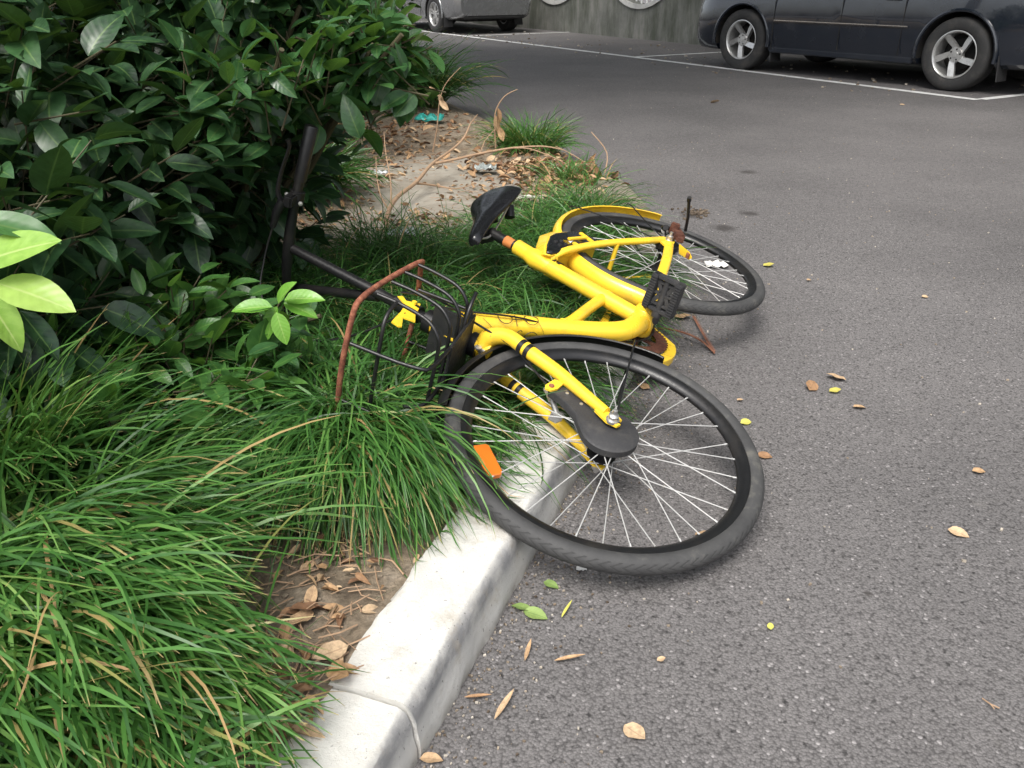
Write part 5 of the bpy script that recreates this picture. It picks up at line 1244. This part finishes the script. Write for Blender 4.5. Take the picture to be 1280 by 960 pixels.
# dried frond by the pedal
mb = MB(); f1 = [at(806, 412, .012), at(832, 411, .02), at(858, 417, .022), at(878, 427, .018), at(893, 441, .008)]; f2 = [at(867, 396, .01), at(876, 412, .018), at(885, 428, .015), at(893, 441, .01)]
for ln_ in (f1, f2):
    mb.tube(ln_, [.0032] * len(ln_), 6, smoothpath=5)
    for i in range(60):
        t = i / 60 * (len(ln_) - 1); p = ln_[int(t)].lerp(ln_[min(int(t) + 1, len(ln_) - 1)], t % 1); s_ = (-1) ** i
        mb.tube([p, p + Vector((.006 * s_, .004, .004))], [.0016, .0008], 4)
tag(mb.build('dried_frond', paint('frond_brown', (.20, .085, .05, 1), .8, .6, (.06, .03, .02, 1), 60)), 'reddish brown dried frond lying on the lane below the pedal', 'dried frond')
mb = MB(); mb.tube([at(1228, 873, .006), at(1238, 880, .010), at(1249, 885, .005)], .0012, 5); mb.tube([at(1238, 880, .010), at(1243, 886, .005)], .001, 5); tag(mb.build('twig', A_TWIG), 'tiny forked twig low at the right edge of the lane', 'twig')

# grit washed against the kerb and pale crumbs on the lane
A_CRUMB = m_dead('crumb', ((.07, .05, .035), (.18, .14, .10), (.30, .25, .19), (.48, .44, .38)))
def flakes(name, pts, size, label, cat, mat, tint):
    n = len(pts); pts = np.array(pts); a = rng.uniform(0, 6.28, n)
    q4 = np.array([(-1, -.6, 0), (1, -.5, .15), (.7, .6, .3), (-.8, .5, .1)]) * .5; sz = size * rng.uniform(.4, 1.5, n) ** 1.4
    c, s_ = np.cos(a), np.sin(a); V = np.stack([pts[:, None, 0] + sz[:, None] * (c[:, None] * q4[None, :, 0] - s_[:, None] * q4[None, :, 1]), pts[:, None, 1] + sz[:, None] * (s_[:, None] * q4[None, :, 0] + c[:, None] * q4[None, :, 1]), pts[:, None, 2] + sz[:, None] * (q4[None, :, 2] * rng.uniform(.5, 2, n)[:, None] + .25)], -1)
    Lo = V.copy(); Lo[..., 2] = pts[:, None, 2] - .001; A = np.concatenate([V, Lo], 1).reshape(-1, 3); b = np.arange(n)[:, None] * 8
    F = np.concatenate([b + np.array(f)[None] for f in ((0, 1, 2, 3), (0, 4, 5, 1), (1, 5, 6, 2), (2, 6, 7, 3), (3, 7, 4, 0))])
    tn = np.repeat(rng.uniform(*tint, n), 8); tag(np_mesh(name, A, F, mat, {'tint': tn, 'lt': tn * 0, 'ls': tn * 0 + 1}, smooth=False), label, cat, kind='stuff')
pts = []
for _ in range(1500):
    y = rng.uniform(.6, 3.0); d = rng.exponential(.055) + .002; pts.append((float(kx(y)) + d, y, .002))
for _ in range(900):
    y = rng.uniform(3.6, 6.5); d = rng.exponential(.10); pts.append((float(kx(y)) + d - .01, y, .003))
flakes('kerb_grit', pts, .0030, 'brown grit and crumbs washed against the foot of the kerb', 'grit', A_CRUMB, (0, 1))
pts = [(rng.uniform(-.2, 3.2), 1 + 5 * rng.uniform(0, 1) ** 1.2, .001) for _ in range(500)] + [(rng.uniform(.5, 5), rng.uniform(5, 13), .002) for _ in range(350)]
pts = [p for p in pts if p[0] > kx(p[1]) + .02]
flakes('lane_specks', pts, .0050, 'pale specks and leaf crumbs strewn over the lane', 'specks', A_CRUMB, (.4, 1))
pts = []
for _ in range(260):
    t = rng.uniform(-3, 9); q = L0 + LD * t + LN * rng.uniform(-.5, 1.6); pts.append((q.x, q.y, .006))
flakes('bay_leaf_bits', pts, .024, 'leaf bits gathered along the parking bay line', 'leaf bits', A_CRUMB, (.1, 1))
p0 = at(868, 267, .0)
flakes('dark_debris', [(p0.x + rng.normal(0, .035), p0.y + rng.normal(0, .04), .003) for _ in range(70)], .013, 'small heap of dark brown debris on the lane behind the kickstand', 'debris', A_CRUMB, (0, .3))

# ------------------------------------------------------------------ trees beyond the wall shading the bays
A_TREELEAF = m_leaf('tree_leaf', [(.018, .045, .012, 1), (.035, .085, .02, 1), (.06, .13, .03, 1)], .5, .15)
A_BARK = paint('bark', (.12, .095, .07, 1), .9, .5, (.04, .035, .03, 1), 6)
TT_ = [leaf_tpl(W=.6, K=4, fold=.1, droop=.25), leaf_tpl(W=.7, K=4, fold=.2, droop=.1)]
def tree(pos, H, Rr, n, label, off=(0, 0), group='trees beyond the garden wall'):
    rt = empty('tree', pos); tag(rt, label, 'tree', group); p = Vector(pos); m_ = MB(); blobs = []
    m_.tube([p, p + Vector((.1, 0, H * .25)), p + Vector((-.05, .1, H * .5)), p + Vector((0, 0, H * .8))], [.22, .17, .13, .05], 12, smoothpath=4)
    for k in range(13):
        a = k * 2.4; r = Rr * rng.uniform(.35, .8); z = H * rng.uniform(.42, .95); e = p + Vector((math.cos(a) * r + off[0], math.sin(a) * r + off[1], z)); s0_ = p + Vector((0, 0, H * .3 + (z - H * .3) * .5))
        m_.tube([s0_, s0_.lerp(e, .5) + Vector((0, 0, .2)), e], [.08, .05, .02], 7, smoothpath=3); blobs.append((e, Rr * rng.uniform(.32, .5)))
    P = []
    for e, r in blobs:
        u = unit(rng.normal(0, 1, (n // 13, 3))) * (rng.uniform(.25, 1, n // 13) ** .5)[:, None] * r; P.append(u * (1, 1, .75) + np.array(e))
    P = np.concatenate(P); k = len(P); v_, q_, a_ = place_leaves(P, rng.normal(0, 1, (k, 3)) + (0, 0, -.3), rng.normal(0, .5, (k, 3)) + (0, 0, 1), rng.uniform(.26, .5, k), TT_, rng.uniform(0, 1, k))
    c_ = np_mesh('crown', v_, q_, A_TREELEAF, a_); t_ = m_.build('trunk', A_BARK)
    for o in (c_, t_): o.parent = rt; o.matrix_parent_inverse = Matrix.Translation(-rt.location)
TREES = [(-3.5, 10.8, 4.6, 'leafy tree rising beyond the wall at its left end'), (2.2, 11.5, 4.8, 'broad tree beyond the wall behind the silver car'), (7.5, 10.5, 4.6, 'leafy tree beyond the wall between the two cars'), (12.5, 11.2, 4.8, 'spreading tree beyond the wall behind the dark car'), (17.5, 10.8, 4.4, 'leafy tree beyond the right end of the wall')]
for s_, H, r, lb in TREES:
    q = WP + WD * s_ + WNv * 1.8; tree((q.x, q.y, 0), H, r, 3600, lb)

# low black railing beside the far end of the bed
rt = empty('low_railing', (-1.0, 7.9, 0)); tag(rt, 'low black pipe railing half hidden behind the far grass', 'railing')
for k, (x, y) in enumerate(((-2.2, 9.4), (-1.45, 8.55), (-.72, 7.75))):
    m_ = MB(); m_.tube([(x, y, 0), (x, y, .42)], .018, 10); o = m_.build('post', BLK); o.parent = rt; o.matrix_parent_inverse = Matrix.Translation(-rt.location)
m_ = MB(); m_.tube([(-2.5, 9.75, .42), (-1.45, 8.55, .43), (-.66, 7.68, .42)], .02, 10); o = m_.build('rail', BLK); o.parent = rt; o.matrix_parent_inverse = Matrix.Translation(-rt.location)

tree((-4.2, 6.6, .1), 11.0, 4.6, 5200, 'tall tree rooted in the bed behind the shrubs, its crown spreading over the lane', off=(3.0, .3), group='street trees over the lane')
tree((8.2, 4.6, 0), 11.0, 4.4, 4600, 'tall tree at the right of the lane spreading over the parked dark car', off=(-1.2, 1.6), group='street trees over the lane')
